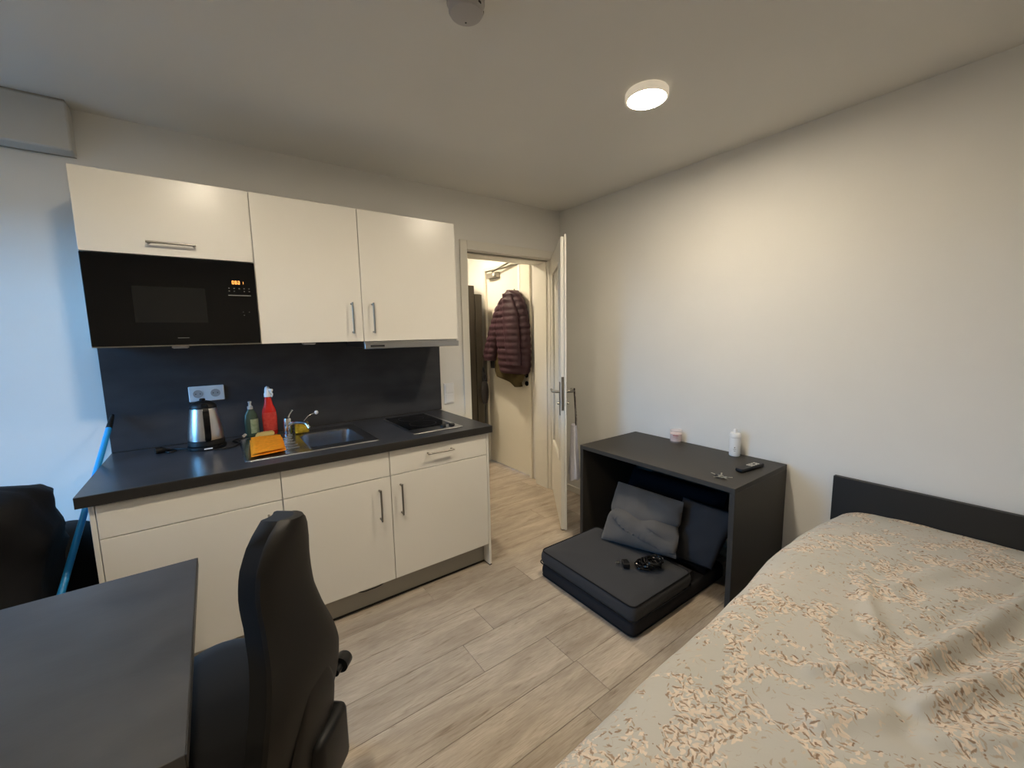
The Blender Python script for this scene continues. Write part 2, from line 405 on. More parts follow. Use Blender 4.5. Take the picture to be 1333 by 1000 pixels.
# hall
FX = 2.905      # plane of the hall's right wall
FD0, FD1, FDZ = 0.335, 1.155, 2.16
bm = B()
box(bm, FX, FX + W, HY0, FD0, 0, CH_); box(bm, FX, FX + W, FD1, HY1, 0, CH_); box(bm, FX, FX + W, FD0, FD1, FDZ, CH_)
tag(obj('wall_hall_right', bm, 'wall'), 'white hall wall around the entrance door', 'wall', kind='structure')
tag(obj('wall_hall_back', box(B(), HX0 - W, FX + W, HY1, HY1 + W, 0, CH_), 'wall'), 'white wall at the far end of the hall', 'wall', kind='structure')
tag(obj('wall_hall_left', box(B(), HX0 - W, HX0, HY0, HY1, 0, CH_), 'wall'), 'white hall wall opposite the entrance door', 'wall', kind='structure')
# baseboards
tag(obj('baseboard_right', box(B(), CW - .013, CW, -4.4, -0.02, 0, .058, .003), 'white_paint'), 'low white baseboard along the bed wall', 'baseboard', kind='structure')
tag(obj('baseboard_hall', box(B(), HX0, 2.80, HY1 - .013, HY1, 0, .058, .003), 'white_paint'), 'low white baseboard at the far end of the hall', 'baseboard', kind='structure')

# window in the left wall (out of the frame, gives the blue daylight)
win = thing('window_1', (LX - .15, (WY0 + WY1) / 2, WZ0), 'white two pane window beside the desk', 'window', kind='structure')
bm = B()
for (a, b, c, d) in ((WY0, WY0 + .06, WZ0, WZ1), (WY1 - .06, WY1, WZ0, WZ1), (WY0 + .06, WY1 - .06, WZ0, WZ0 + .06), (WY0 + .06, WY1 - .06, WZ1 - .06, WZ1), (WY0 + .06, WY1 - .06, 1.60, 1.66)):
    box(bm, LX - .16, LX - .10, a, b, c, d, .004)
obj('window_frame', bm, 'white_paint', win)
for a, b in ((WZ0 + .06, 1.60), (1.66, WZ1 - .06)):
    obj('pane', box(B(), LX - .134, LX - .128, WY0 + .06, WY1 - .06, a, b), 'window_glass', win)
obj('window_sill', box(B(), LX - .098, LX + .06, WY0 + .005, WY1 - .005, WZ0 + .0, WZ0 + .02, .003), 'white_paint', win)

# boxed duct in the upper left corner
dx = thing('duct_box', (-.5, -.048, 2.281), 'white boxed duct under the ceiling left of the wall cabinets', 'duct box')
obj('casing', box(B(), LX + .002, -0.022, -0.095, -0.001, 2.285, CH_ - .006, .006), 'roller_box', dx)
obj('shadow_gap', box(B(), LX + .002, -0.026, -0.091, -0.001, CH_ - .006, CH_ - .001), 'plinth_grey', dx)
obj('seam_shadow', box(B(), LX + .004, -0.024, -0.006, -0.001, 2.2812, 2.2848), 'plinth_grey', dx)  # grey strip draws the seam's shadow line along the wall

# ------------------------------------------------------------------ doorway frame and doors
fr = thing('trim_1', (2.43, 0, 0), 'white painted frame of the doorway beside the kitchen', 'door frame', kind='structure')
AX0, AX1, AZ = 1.951, 2.915, 2.150
obj('architrave', box(B(), AX0, 2.012, -.014, -.001, 0, AZ, .003), 'white_paint', fr)
obj('architrave', box(B(), 2.845, AX1, -.014, -.001, 0, AZ, .003), 'white_paint', fr)
obj('architrave', box(B(), 2.012, 2.845, -.014, -.001, 2.082, AZ, .003), 'white_paint', fr)
obj('jamb', box(B(), 2.001, 2.012, 0, HY0 + .012, 0, 2.075), 'white_paint', fr)
obj('jamb', box(B(), 2.843, 2.854, 0, HY0 + .012, 0, 2.075), 'white_paint', fr)
obj('head_lining', box(B(), 2.001, 2.854, 0, HY0 + .012, 2.076, 2.089), 'white_paint', fr)
obj('door_stop', box(B(), 2.012, 2.022, .04, HY0 + .012, 0, 2.066), 'white_paint', fr)
obj('door_stop', box(B(), 2.833, 2.843, .04, HY0 + .012, 0, 2.066), 'white_paint', fr)
obj('door_stop', box(B(), 2.022, 2.833, .04, HY0 + .012, 2.062, 2.0755), 'white_paint', fr)
obj('door_seal', box(B(), 2.012, 2.843, .030, .0395, 2.066, 2.0755), 'plinth_grey', fr)
obj('architrave', box(B(), 2.843, 2.904, HY0 + .001, HY0 + .013, 0, 2.14, .003), 'white_paint', fr)
for z in (.25, 1.05, 1.85):
    obj('hinge', lathe(B(), [(.006, 0), (.006, .09)], (2.853, -.024, z), 10), 'nickel', fr, smooth=True)

# the open glazed door: local frame l (towards the free edge), t (thickness, towards the right wall)
hx, hy = 2.842, -0.022
ld = Vector((2.36 - hx, -.66 - hy, 0)); LEN = ld.length; ld.normalize(); td = Vector((-ld.y, ld.x, 0))
if td.x < 0: td = -td
DM = Matrix(((ld.x, td.x, 0, hx), (ld.y, td.y, 0, hy), (0, 0, 1, 0), (0, 0, 0, 1)))
door = thing('door_1', (hx, hy, 0), 'white open room door with tall glass pane standing beside black table', 'door', kind='structure')
T0, T1, T2 = 0.0, 0.025, 0.040
ST = .115; GZ0, GZ1 = .50, 1.945; TOP = 2.095
def dbox(l0, l1, t0, t1, z0, z1, bev=.002): return box(B(), l0, l1, t0, t1, z0, z1, bev, M=DM)
obj('stile', dbox(-.016, ST, T0, T2 - .001, .008, TOP), 'white_paint', door)
obj('stile', dbox(LEN - ST, LEN - .012, T0, T1, .008, TOP), 'white_paint', door)
obj('stile_lip', dbox(LEN - ST, LEN, T1, T2, .008, TOP + .013), 'white_paint', door)
obj('top_rail', dbox(ST, LEN - ST, T0, T1, GZ1, TOP), 'white_paint', door)
obj('top_lip', dbox(ST, LEN - ST, T1 + .0005, T2, GZ1 + .01, TOP + .013), 'white_paint', door)
obj('bottom_rail', dbox(ST, LEN - ST, T0, T2 - .001, .008, GZ0), 'white_paint', door)
obj('glass_pane', dbox(ST + .001, LEN - ST - .001, .014, .020, GZ0 + .001, GZ1 - .001, 0), 'frosted_glass', door)
for (a, b, c, d) in ((ST, ST + .016, GZ0, GZ1), (LEN - ST - .016, LEN - ST, GZ0, GZ1), (ST + .016, LEN - ST - .016, GZ0, GZ0 + .016), (ST + .016, LEN - ST - .016, GZ1 - .016, GZ1)):
    obj('glazing_bead', dbox(a, b, -.006, .013, c, d, .003), 'white_paint', door)
    obj('glazing_bead', dbox(a, b, .0205, .044, c, d, .003), 'white_paint', door)
HZ = 1.03
lock = obj('lock_plate', dbox(LEN - .0115, LEN - .0095, .004, .022, HZ - .13, HZ + .11, 0), 'nickel', door)
for s, t in ((-1, T0), (1, T2)):
    pl_ = obj('handle_plate', box(B(), LEN - .075, LEN - .037, min(t, t + s * .007), max(t, t + s * .007), HZ - .17, HZ + .07, .002, M=DM), 'nickel', door)
    p0 = Vector((LEN - .056, t + s * .007, HZ)); out = s * .045
    pts = [p0, p0 + Vector((0, out * .6, 0)), p0 + Vector((-.012, out, 0)), p0 + Vector((-.05, out * 1.05, 0)), p0 + Vector((-.125, out * 1.05, 0))]
    obj('lever', tube(B(), [DM @ p for p in smooth_path(pts, 4)], .0095, 10), 'nickel', pl_, smooth=True)
    k0 = Vector((LEN - .056, t + s * .007, HZ - .085))
    obj('key_cylinder', tube(B(), [DM @ k0, DM @ (k0 + Vector((0, s * .014, 0)))], .009, 10), 'nickel', pl_, smooth=True)

# cloth bag hanging from that door's handle on the wall side
def strip(bm, pts, wdir, w, th=.004):
    wdir = Vector(wdir).normalized(); pts = [Vector(p) for p in pts]; rings = []
    for i, p in enumerate(pts):
        d = (pts[min(i + 1, len(pts) - 1)] - pts[max(i - 1, 0)]).normalized(); nn = d.cross(wdir).normalized()
        rings.append([p + wdir * w / 2 + nn * th / 2, p - wdir * w / 2 + nn * th / 2, p - wdir * w / 2 - nn * th / 2, p + wdir * w / 2 - nn * th / 2])
    ring_faces(bm, rings); return bm
def DP(l, t, z): return DM @ Vector((l, t, z))
bag = thing('cloth_bag', tuple(DP(LEN - .12, .11, .36)), 'white cloth bag with dark straps hanging on the open door handle', 'bag')
rings = []
for i in range(14):
    u = i / 13; z = .37 + .40 * u; w = .175 - .08 * u + .012 * math.sin(9 * u); d = .034 - .018 * u
    rings.append([DP(LEN - .125 + w * .5 * math.cos(a), .107 + (d * math.sin(a)) * (1 + .35 * math.sin(5 * a + 3 * u)) , z + .012 * math.cos(3 * a) * (1 - u)) for a in [2 * math.pi * k / 28 for k in range(28)]])
bm = B(); ring_faces(bm, rings); obj('pouch', bm, 'tote_cloth', bag, smooth=True, angle=60)
for q, (l0, l1, w, mt) in enumerate(((-.085, -.10, .018, 'strap_black'), (-.10, -.16, .014, 'strap_black'), (-.088, -.135, .02, 'strap_print'))):
    pts = smooth_path([DP(LEN + l0, .102 + .004 * q, 1.047), DP(LEN + l0 - .005, .108 + .004 * q, .95), DP(LEN + l1, .117 + .006 * q, .80), DP(LEN + l1 - .01, .114 + .007 * q, .62 if q < 2 else .55)], 5)
    bm = strip(B(), pts, ld, w); obj('strap', bm, mt, bag)

# ------------------------------------------------------------------ kitchen
UY, UZ0, UZ1 = -.3977, 1.4224, 2.1405
YF = -.7092; ZDR = .7195; ZDB = .1428; YP = -.6447
def bow_handle(parent, p0, p1, outdir=(0, -1, 0), out=.028, r=.0048):
    p0, p1, o_ = Vector(p0), Vector(p1), Vector(outdir) * out
    d = (p1 - p0).normalized()
    bm = B()
    bar0, bar1 = p0 - d * .004 + o_, p1 + d * .004 + o_
    rr = r
    tube(bm, [bar0, bar1], rr, 10)
    tube(bm, [p0 + d * .004 + o_, p0 + d * .004], r * 1.1, 10); tube(bm, [p1 - d * .004 + o_, p1 - d * .004], r * 1.1, 10)
    return obj('handle', bm, 'nickel', parent, smooth=True, label='brushed metal bar handle')

def carcass(parent, x0, x1, y0, y1, z0, z1, top=True, th=.016, back=True):
    bm = B(); e = .0008
    box(bm, x0 + e, x0 + th, y0, y1, z0, z1); box(bm, x1 - th, x1 - e, y0, y1, z0, z1)
    box(bm, x0 + th, x1 - th, y0, y1, z0, z0 + th)
    if top: box(bm, x0 + th, x1 - th, y0, y1, z1 - th, z1)
    if back: box(bm, x0 + th, x1 - th, y1 - .006, y1, z0 + th, z1 - (th if top else 0))
    return obj('body', bm, 'white_board', parent)

G = .0018
# wall cabinets
ucab = [('white wall cabinet with flap door above the built in microwave', 0.0, .60), ('white wall cabinet with handle at lower right beside microwave', .60, 1.10), ('white wall cabinet beside doorway above the steel range hood', 1.10, 1.70)]
for i, (lb, x0, x1) in enumerate(ucab):
    t = thing('wall_cabinet', ((x0 + x1) / 2, -.19, UZ0), lb, 'cabinet', 'kitchen wall cabinets')
    z0 = 1.8121 if i == 0 else UZ0
    carcass(t, x0, x1, UY + .0195, -.002, UZ0 if i else 1.4224, UZ1)
    dr = obj('door', box(B(), x0 + G, x1 - G, UY, UY + .018, z0 + (G if i == 0 else 0), UZ1, .0012), 'white_front', t)
    if i == 0: bow_handle(dr, (.216, UY, 1.865), (.378, UY, 1.865))
    if i == 1: bow_handle(dr, (1.042, UY, 1.470), (1.042, UY, 1.632))
    if i == 2: bow_handle(dr, (1.156, UY, 1.470), (1.156, UY, 1.632))

# microwave
mw = thing('microwave', (.3, -.2, 1.4245), 'black glass built in microwave below the flap cabinet', 'microwave')
MZ0, MZ1 = 1.4275, 1.8095
obj('housing', box(B(), .018, .582, UY + .02, -.03, 1.4400, MZ1 - .01), 'black_plastic', mw)
fr_ = obj('front_panel', box(B(), .002, .598, UY - .003, UY + .0192, MZ0, MZ1, .0015), 'black_glass', mw)
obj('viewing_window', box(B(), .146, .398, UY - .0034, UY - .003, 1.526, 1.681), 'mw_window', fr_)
obj('bottom_trim', box(B(), .002, .598, UY - .0035, UY + .019, MZ0 - .0045, MZ0 - .0002), 'nickel', mw)
ctl = UY - .0042
bm = B()
def seg7(bm, x, z, h, on):
    w = h * .5; t_ = h * .14; y0_, y1_ = ctl, UY - .003
    S = {'a': (0, w, h - t_, h), 'd': (0, w, 0, t_), 'g': (0, w, h / 2 - t_ / 2, h / 2 + t_ / 2), 'f': (0, t_, h / 2, h), 'b': (w - t_, w, h / 2, h), 'e': (0, t_, 0, h / 2), 'c': (w - t_, w, 0, h / 2)}
    for k in on:
        a, b_, c, d = S[k]; box(bm, x + a, x + b_, y0_, y1_, z + c, z + d)
for k, on in enumerate(('abcdef', 'abcdefg', 'abcdeg')): seg7(bm, .503 + k * .0115, 1.706, .016, on)
seg7(bm, .543, 1.708, .011, 'bc')
obj('display', bm, 'orange_display', mw, label='orange lit digits')
for rr, z in enumerate((1.685, 1.672)):
    for k in range(5):
        if rr == 1 and k == 2: continue
        obj('button', box(B(), .487 + k * .020, .487 + k * .020 + .005, ctl, UY - .003, z, z + .0035), 'button_mark', mw)
obj('control_bar', box(B(), .484, .574, ctl, UY - .003, 1.652, 1.6565), 'button_mark', mw)
for x, z in ((.535, 1.575), (.560, 1.575), (.538, 1.560)): obj('button', box(B(), x, x + .004, ctl, UY - .003, z, z + .003), 'button_mark', mw)
obj('maker_mark', box(B(), .281, .322, ctl, UY - .003, 1.4575, 1.4600), 'button_mark', mw)

# flat hood under the third wall cabinet
hd = thing('range_hood', (1.4, -.2, 1.385), 'slim stainless range hood under the cabinet nearest the doorway', 'range hood')
obj('hood_body', box(B(), 1.104, 1.696, UY + .012, -.02, 1.386, 1.4210, .002), 'steel', hd)
obj('hood_lip', box(B(), 1.094, 1.690, UY - .03, UY + .0115, 1.378, 1.4105, .003), 'steel', hd)
obj('switch_panel', box(B(), 1.125, 1.205, UY - .0312, UY - .030, 1.388, 1.400), 'dark_hole', hd)
# two small cabinet lights on the underside
for x, lb in ((.285, 'small grey light strip under the microwave'), (.82, 'small grey light strip under the middle wall cabinet')):
    cl = thing('cabinet_light', (x, UY + .05, 1.412), lb, 'cabinet light', 'lights under the wall cabinets')
    zt_ = 1.4222 if x > .5 else 1.4222
    obj('light_body', box(B(), x - .03, x + .03, UY + .012, UY + .06, zt_ - .009, zt_ - .0005, .002), 'grey_plastic', cl)
    obj('light_cover', box(B(), x - .025, x + .025, UY + .018, UY + .054, zt_ - .0105, zt_ - .009), 'white_plastic', cl)

# splashback
sb = thing('splashback', (.85, -.006, ZT), 'dark slate splashback panel between worktop and wall cabinets', 'splashback')
obj('panel', box(B(), -.045, 1.751, -.012, -.001, ZT + .0005, 1.421, .001), 'slate_splash', sb)
obj('edge_strip', box(B(), 1.7513, 1.7523, -.0125, -.001, ZT + .0005, 1.421), 'black_edge', sb)
obj('seal', box(B(), -.044, 1.748, -.0165, -.0122, ZT + .0003, ZT + .005), 'black_edge', sb)

# double socket on it
so = thing('power_socket', (.357, -.013, 1.118), 'white double power socket on the splashback behind the kettle', 'socket')
obj('frame_plate', box(B(), .279, .435, -.0215, -.0125, 1.118, 1.200, .003), 'white_plastic', so)
for x in (.319, .395):
    My = Matrix.Translation((x, -.0215, 1.159)) @ Matrix.Rotation(math.radians(90), 4, 'X')
    ins = obj('socket_insert', lathe(B(), [(.0215, 0), (.0215, .0014), (.0185, .0016), (.0178, .0003), (0, .0002)], seg=24, M=My), 'grey_plastic', so, smooth=True, angle=30)
    for s in (-1, 1): obj('contact_hole', lathe(B(), [(.0028, .0003), (.0028, .001)], (s * .0095, 0, 0), 8, M=My), 'dark_hole', ins)
# switch on the wall beside the doorway
sw = thing('light_switch', (1.822, -.004, .935), 'white switch plate on the wall between splashback and doorway', 'switch')
obj('frame_plate', box(B(), 1.781, 1.863, -.010, -.001, .931, 1.087, .003), 'white_plastic', sw)
for z in (.940, 1.014): obj('rocker', box(B(), 1.791, 1.853, -.0145, -.0101, z, z + .064, .002), 'white_plastic', sw)

# base cabinets
base = [('white base cabinet at the left end half hidden by the desk', 0.0, .60), ('white base cabinet under the sink', .60, 1.10), ('white base cabinet with drawer handle under the hob', 1.10, 1.70)]
for i, (lb, x0, x1) in enumerate(base):
    t = thing('base_cabinet', ((x0 + x1) / 2, -.35, 0.1), lb, 'cabinet', 'kitchen base cabinets')
    carcass(t, x0, x1, YF + .0195, -.002, ZDB + .004, ZWB - .001, top=False)
    dw = obj('drawer', box(B(), x0 + G, x1 - G, YF, YF + .018, ZDR + G, .8510, .0012), 'white_front', t)
    dr = obj('door', box(B(), x0 + G, x1 - G, YF, YF + .018, ZDB, ZDR - G, .0012), 'white_front', t)
    if i == 0: bow_handle(dr, (.541, YF, .505), (.541, YF, .665))
    if i == 1: bow_handle(dr, (1.037, YF, .498), (1.037, YF, .658))
    if i == 2:
        bow_handle(dr, (1.151, YF, .503), (1.151, YF, .665)); bow_handle(dw, (1.311, YF, .803), (1.464, YF, .803))
    for x in (x0 + .05, x1 - .05):
        for y in (-.60, -.08): obj('foot', lathe(B(), [(.02, 0), (.02, .01), (.014, .012), (.014, ZDB + .003)], (x, y, 0), 10), 'black_plastic', t)
for x0, x1, lb in ((-.0165, -.0008, 'white end panel of the kitchen on the window side'), (1.7008, 1.7165, 'white end panel of the kitchen on the doorway side')):
    e_ = thing('end_panel', ((x0 + x1) / 2, -.35, 0), lb, 'panel', 'kitchen end panels')
    obj('panel', box(B(), x0, x1, YF + .001, -.002, .004, ZWB - .001, .001), 'white_board', e_)
    obj('sealing_strip', box(B(), x0 - .0006, x1 + .0006, YF, -.003, 0.0002, .0060), 'black_strip', e_)
pz = thing('plinth', (.85, YP, 0), 'grey plinth along the bottom of the kitchen units', 'plinth')
obj('plinth_board', box(B(), .0012, 1.6998, YP, YP + .016, .006, ZDB + .003), 'plinth_grey', pz)
obj('sealing_strip', box(B(), .0012, 1.6998, YP - .003, YP + .016, 0.0002, .010), 'black_strip', pz)

# worktop with a cut-out for the sink bowl
bm = slab_holes(B(), [-.0464, .735, 1.058, 1.733], [-.7257, -.568, -.185, -.001], ZWB, ZT, lambda i, j: i == 1 and j == 1)
wt = thing('worktop', (.85, -.36, ZWB), 'dark slate kitchen worktop with sink and hob', 'worktop')
obj('slab', bm, 'slate', wt)
obj('front_edge', box(B(), -.0464, 1.733, -.7282, -.7259, ZWB - .0002, ZT - .001, .0008), 'black_edge', wt)

# sink
SX0, SX1, SY0, SY1 = .475, 1.083, -.632, -.115
sk = thing('sink', ((SX0 + SX1) / 2, -.37, ZT), 'stainless steel sink with drainer left of the bowl', 'sink')
bm = B()
rim_o = [Vector((p.x, p.y, ZT + .0006)) for p in rrect(SX0, SX1, SY0, SY1, 0, .02)]
rim_o2 = [Vector((p.x, p.y, ZT + .005)) for p in rrect(SX0 + .004, SX1 - .004, SY0 + .004, SY1 - .004, 0, .02)]
rim_i2 = [Vector((p.x, p.y, ZT + .005)) for p in rrect(SX0 + .012, SX1 - .012, SY0 + .012, SY1 - .012, 0, .016)]
rim_i = [Vector((p.x, p.y, ZT + .002)) for p in rrect(SX0 + .018, SX1 - .018, SY0 + .018, SY1 - .018, 0, .012)]
bx0, bx1, by0, by1 = .752, 1.042, -.552, -.202
b1 = [Vector((p.x, p.y, ZT + .002)) for p in rrect(bx0, bx1, by0, by1, 0, .055)]
b2 = [Vector((p.x, p.y, ZT - .004)) for p in rrect(bx0 + .006, bx1 - .006, by0 + .006, by1 - .006, 0, .052)]
b3 = [Vector((p.x, p.y, ZT - .125)) for p in rrect(bx0 + .016, bx1 - .016, by0 + .016, by1 - .016, 0, .05)]
b4 = [Vector((p.x, p.y, ZT - .143)) for p in rrect(bx0 + .045, bx1 - .045, by0 + .045, by1 - .045, 0, .035)]
ring_faces(bm, [rim_o, rim_o2, rim_i2, rim_i, b1, b2, b3, b4], caps=False)
bm.verts.ensure_lookup_table(); bm.faces.new(bm.verts[-len(b4):])
obj('basin', bm, 'steel_sink', sk, smooth=True, angle=35)
for k in range(5):
    y = -.50 + k * .062
    obj('drainer_ridge', tube(B(), [(.515, y, ZT + .0025), (.715, y, ZT + .0025)], .0028, 8), 'steel_sink', sk, smooth=True)
obj('drain', lathe(B(), [(.036, 0), (.036, .003), (.028, .004), (.026, .001), (0, .001)], (.897, -.377, ZT - .1425), 20), 'chrome', sk, smooth=True)

# faucet
fx, fy = .712, -.165
fc = thing('faucet', (fx, fy, ZT + .0025), 'chrome faucet behind the orange cloth on the sink', 'faucet')
obj('faucet_body', lathe(B(), [(.028, .0), (.028, .006), (.021, .010), (.021, .088), (.019, .096), (.0, .100)], (fx, fy, ZT + .0025), 20), 'chrome', fc, smooth=True)
obj('spout', tube(B(), smooth_path([(fx, fy, ZT + .050), (fx + .025, fy - .05, ZT + .075), (fx + .07, fy - .13, ZT + .080), (fx + .085, fy - .155, ZT + .055)], 5), .010, 10), 'chrome', fc, smooth=True)
obj('lever', tube(B(), [(fx, fy, ZT + .088), (fx + .012, fy + .01, ZT + .115), (fx + .030, fy + .02, ZT + .138)], .005, 8, [.008, .005, .008]), 'chrome', fc, smooth=True)

# hob
hb = thing('hob', (1.42, -.38, ZT), 'black glass two zone hob with steel front on the worktop', 'hob')
obj('steel_frame', box(B(), 1.272, 1.580, -.640, -.115, ZT + .0005, ZT + .006, .002), 'steel', hb)
obj('glass_top', box(B(), 1.284, 1.556, -.535, -.125, ZT + .0062, ZT + .0085, .0008), 'hob_glass', hb)
for y in (-.235, -.42):
    bm = B(); ring_faces(bm, [[Vector((1.42 + r_ * math.cos(a), y + r_ * math.sin(a), ZT + z_)) for a in [2 * math.pi * k / 40 for k in range(40)]] for r_, z_ in ((.082, .0086), (.082, .00875), (.079, .00875), (.079, .0086), (.082, .0086))], caps=False)
    obj('cooking_zone', bm, 'dark_hole', hb)
for x in (1.475, 1.532): obj('control_knob', lathe(B(), [(.018, 0), (.018, .010), (.014, .014), (0, .014)], (x, -.588, ZT + .0062), 18), 'black_plastic', hb, smooth=True)

# ------------------------------------------------------------------ small things on the worktop
kx, ky = .338, -.190
kt = thing('kettle', (kx, ky, ZT), 'stainless steel electric kettle with black handle in front of the socket', 'kettle')
obj('power_base', lathe(B(), [(.080, .0005), (.082, .004), (.082, .016), (.076, .020), (0, .020)], (kx, ky, ZT), 32), 'black_plastic', kt, smooth=True)
obj('lower_ring', lathe(B(), [(.074, .0205), (.078, .024), (.077, .046), (.074, .048), (0, .048)], (kx, ky, ZT), 32), 'black_plastic', kt, smooth=True)
obj('jug', lathe(B(), [(.0755, .0485), (.0755, .060), (.072, .10), (.065, .15), (.057, .200), (.055, .206), (0, .206)], (kx, ky, ZT), 40), 'steel', kt, smooth=True)
lid = obj('lid', lathe(B(), [(.056, .2065), (.056, .216), (.052, .226), (.038, .238), (.016, .244), (0, .245)], (kx, ky, ZT), 32), 'black_plastic', kt, smooth=True)
obj('lid_knob', lathe(B(), [(.012, .2445), (.013, .250), (.010, .255), (0, .256)], (kx, ky, ZT), 16), 'black_plastic', lid, smooth=True)
hdir = Vector((0.10, -1, 0)).normalized()
def kp(r, z): return Vector((kx, ky, ZT + z)) + hdir * r
pts = smooth_path([kp(.050, .222), kp(.075, .226), kp(.098, .205), kp(.104, .150), kp(.100, .095), kp(.086, .064), kp(.074, .056)], 5)
bm = B(); wv = Vector((-hdir.y, hdir.x, 0))
strip(bm, pts, wv, .026, .016); bmesh.ops.bevel(bm, geom=bm.edges[:], offset=.003, segments=2, affect='EDGES')
obj('handle', bm, 'black_gloss', kt, smooth=True)
obj('spout', tube(B(), [Vector((kx, ky, ZT + .185)) - hdir * .045, Vector((kx, ky, ZT + .212)) - hdir * .075], .016, 10, [.02, .012]), 'steel', kt, smooth=True)
obj('name_mark', box(B(), kx - .012, kx + .022, ky - .0835, ky - .0825, ZT + .008, ZT + .014), 'white_plastic', kt)
obj('power_cord', tube(B(), smooth_path([(kx - .082, ky + .0, ZT + .008), (kx - .11, ky + .03, ZT + .005), (kx - .14, ky + .05, ZT + .005), (kx - .165, ky + .02, ZT + .005), (kx - .15, ky - .01, ZT + .005), (kx - .125, ky + .005, ZT + .006)], 6), .004, 8), 'black_plastic', kt, smooth=True)
obj('plug', tube(B(), [(kx - .205, ky + .015, ZT + .016), (kx - .185, ky + .022, ZT + .016), (kx - .165, ky + .03, ZT + .010), (kx - .150, ky + .045, ZT + .006)], .016, 10, [.015, .016, .010, .005]), 'black_plastic', kt, smooth=True)
# second cord on the right, ends at a small white plug by the soap
cd = thing('charging_cable', (.46, -.12, ZT), 'black cable with pale plug between kettle and dish soap', 'cable')
obj('cable', tube(B(), smooth_path([(kx + .03, ky - .100, ZT + .0045), (kx + .10, ky - .095, ZT + .0045), (kx + .135, ky - .03, ZT + .0045), (kx + .11, ky + .04, ZT + .0045), (.47, -.105, ZT + .0045), (.498, -.10, ZT + .006)], 6), .0036, 8), 'black_plastic', cd, smooth=True)
obj('plug', tube(B(), [(.495, -.10, ZT + .010), (.512, -.092, ZT + .022)], .008, 10), 'grey_plastic', cd, smooth=True)

sx_, sy_ = .545, -.062
bt = thing('dish_soap', (sx_, sy_, ZT), 'green dish soap bottle with pale label beside the kettle', 'bottle')
def oval(prof, c, k=.62, seg=24):
    bm = lathe(B(), prof, c, seg)
    for v in bm.verts: v.co.y = c[1] + (v.co.y - c[1]) * k
    return bm
obj('bottle_body', oval([(.030, .0005), (.034, .006), (.034, .095), (.031, .125), (.016, .150), (.013, .156), (0, .156)], (sx_, sy_, ZT)), 'green_bottle', bt, smooth=True)
obj('cap', lathe(B(), [(.014, .1565), (.014, .172), (.008, .176), (.007, .190), (.009, .194), (.009, .200), (0, .202)], (sx_, sy_, ZT), 16), 'clear_cap', bt, smooth=True)
bm = B(); rg = []
for z in (.020, .040, .070, .100):
    rg.append([Vector((sx_ + .0347 * math.cos(a), sy_ + .0347 * .62 * math.sin(a), ZT + z)) for a in [math.radians(-100 + 92 * k / 10) for k in range(11)]])
ring_faces(bm, rg, close=False); obj('label', bm, 'pale_label', bt, smooth=True)

rx_, ry_ = .632, -.100
ZD = ZT + .0032
sp = thing('spray_bottle', (rx_, ry_, ZT), 'red cleaner spray bottle with white nozzle behind the sink', 'bottle')
obj('bottle_body', oval([(.032, .0062), (.036, .012), (.037, .11), (.034, .145), (.022, .180), (.017, .215), (.016, .222), (0, .222)], (rx_, ry_, ZT), .7), 'red_liquid', sp, smooth=True)
bm = B(); rg = []
for z in (.030, .060, .10, .135):
    rg.append([Vector((rx_ + .0377 * math.cos(a), ry_ + .0377 * .7 * math.sin(a), ZT + z)) for a in [math.radians(-150 + 120 * k / 10) for k in range(11)]])
ring_faces(bm, rg, close=False); obj('label', bm, 'red_label', sp, smooth=True)
hdm = obj('spray_head', lathe(B(), [(.018, .2225), (.018, .240), (.015, .246), (.014, .262), (.011, .275), (.004, .282), (0, .283)], (rx_, ry_, ZT), 18), 'white_plastic', sp, smooth=True)
obj('nozzle', tube(B(), [(rx_, ry_, ZT + .262), (rx_ + .022, ry_ - .018, ZT + .258)], .009, 10), 'white_plastic', hdm, smooth=True)
obj('trigger', tube(B(), smooth_path([(rx_ + .010, ry_ - .010, ZT + .252), (rx_ + .022, ry_ - .018, ZT + .240), (rx_ + .018, ry_ - .014, ZT + .222)], 4), .004, 8), 'white_plastic', hdm, smooth=True)

def cushion(bm, P, th, nx=16, ny=16, pinch=.5, amp=0.0, seed=0, freq=9):
    """closed pillow from a corner function P(u,v)->Vector and normal thickness"""
    vt = {}
    e = 1e-3
    for s in (1, -1):
        for i in range(nx + 1):
            for j in range(ny + 1):
                u, v = i / nx, j / ny
                edge = i in (0, nx) or j in (0, ny)
                if edge and s == -1: vt[(i, j, s)] = vt[(i, j, 1)]; continue
                p = P(u, v); n_ = (P(min(u + e, 1), v) - P(max(u - e, 0), v)).cross(P(u, min(v + e, 1)) - P(u, max(v - e, 0))).normalized()
                f = (max(0, 4 * u * (1 - u)) * max(0, 4 * v * (1 - v))) ** pinch
                w = amp * noise.noise(Vector((u * freq + seed, v * freq, s))) * min(1, f * 3)
                vt[(i, j, s)] = bm.verts.new(p + n_ * (s * th / 2 * f + w))
    for s in (1, -1):
        for i in range(nx):
            for j in range(ny):
                q = [vt[(i, j, s)], vt[(i + 1, j, s)], vt[(i + 1, j + 1, s)], vt[(i, j + 1, s)]]
                try: bm.faces.new(q if s == 1 else q[::-1])
                except ValueError: pass
    return bm
def quad(a, b, c, d):
    a, b, c, d = map(Vector, (a, b, c, d))
    return lambda u, v: (a * (1 - u) + b * u) * (1 - v) + (d * (1 - u) + c * u) * v

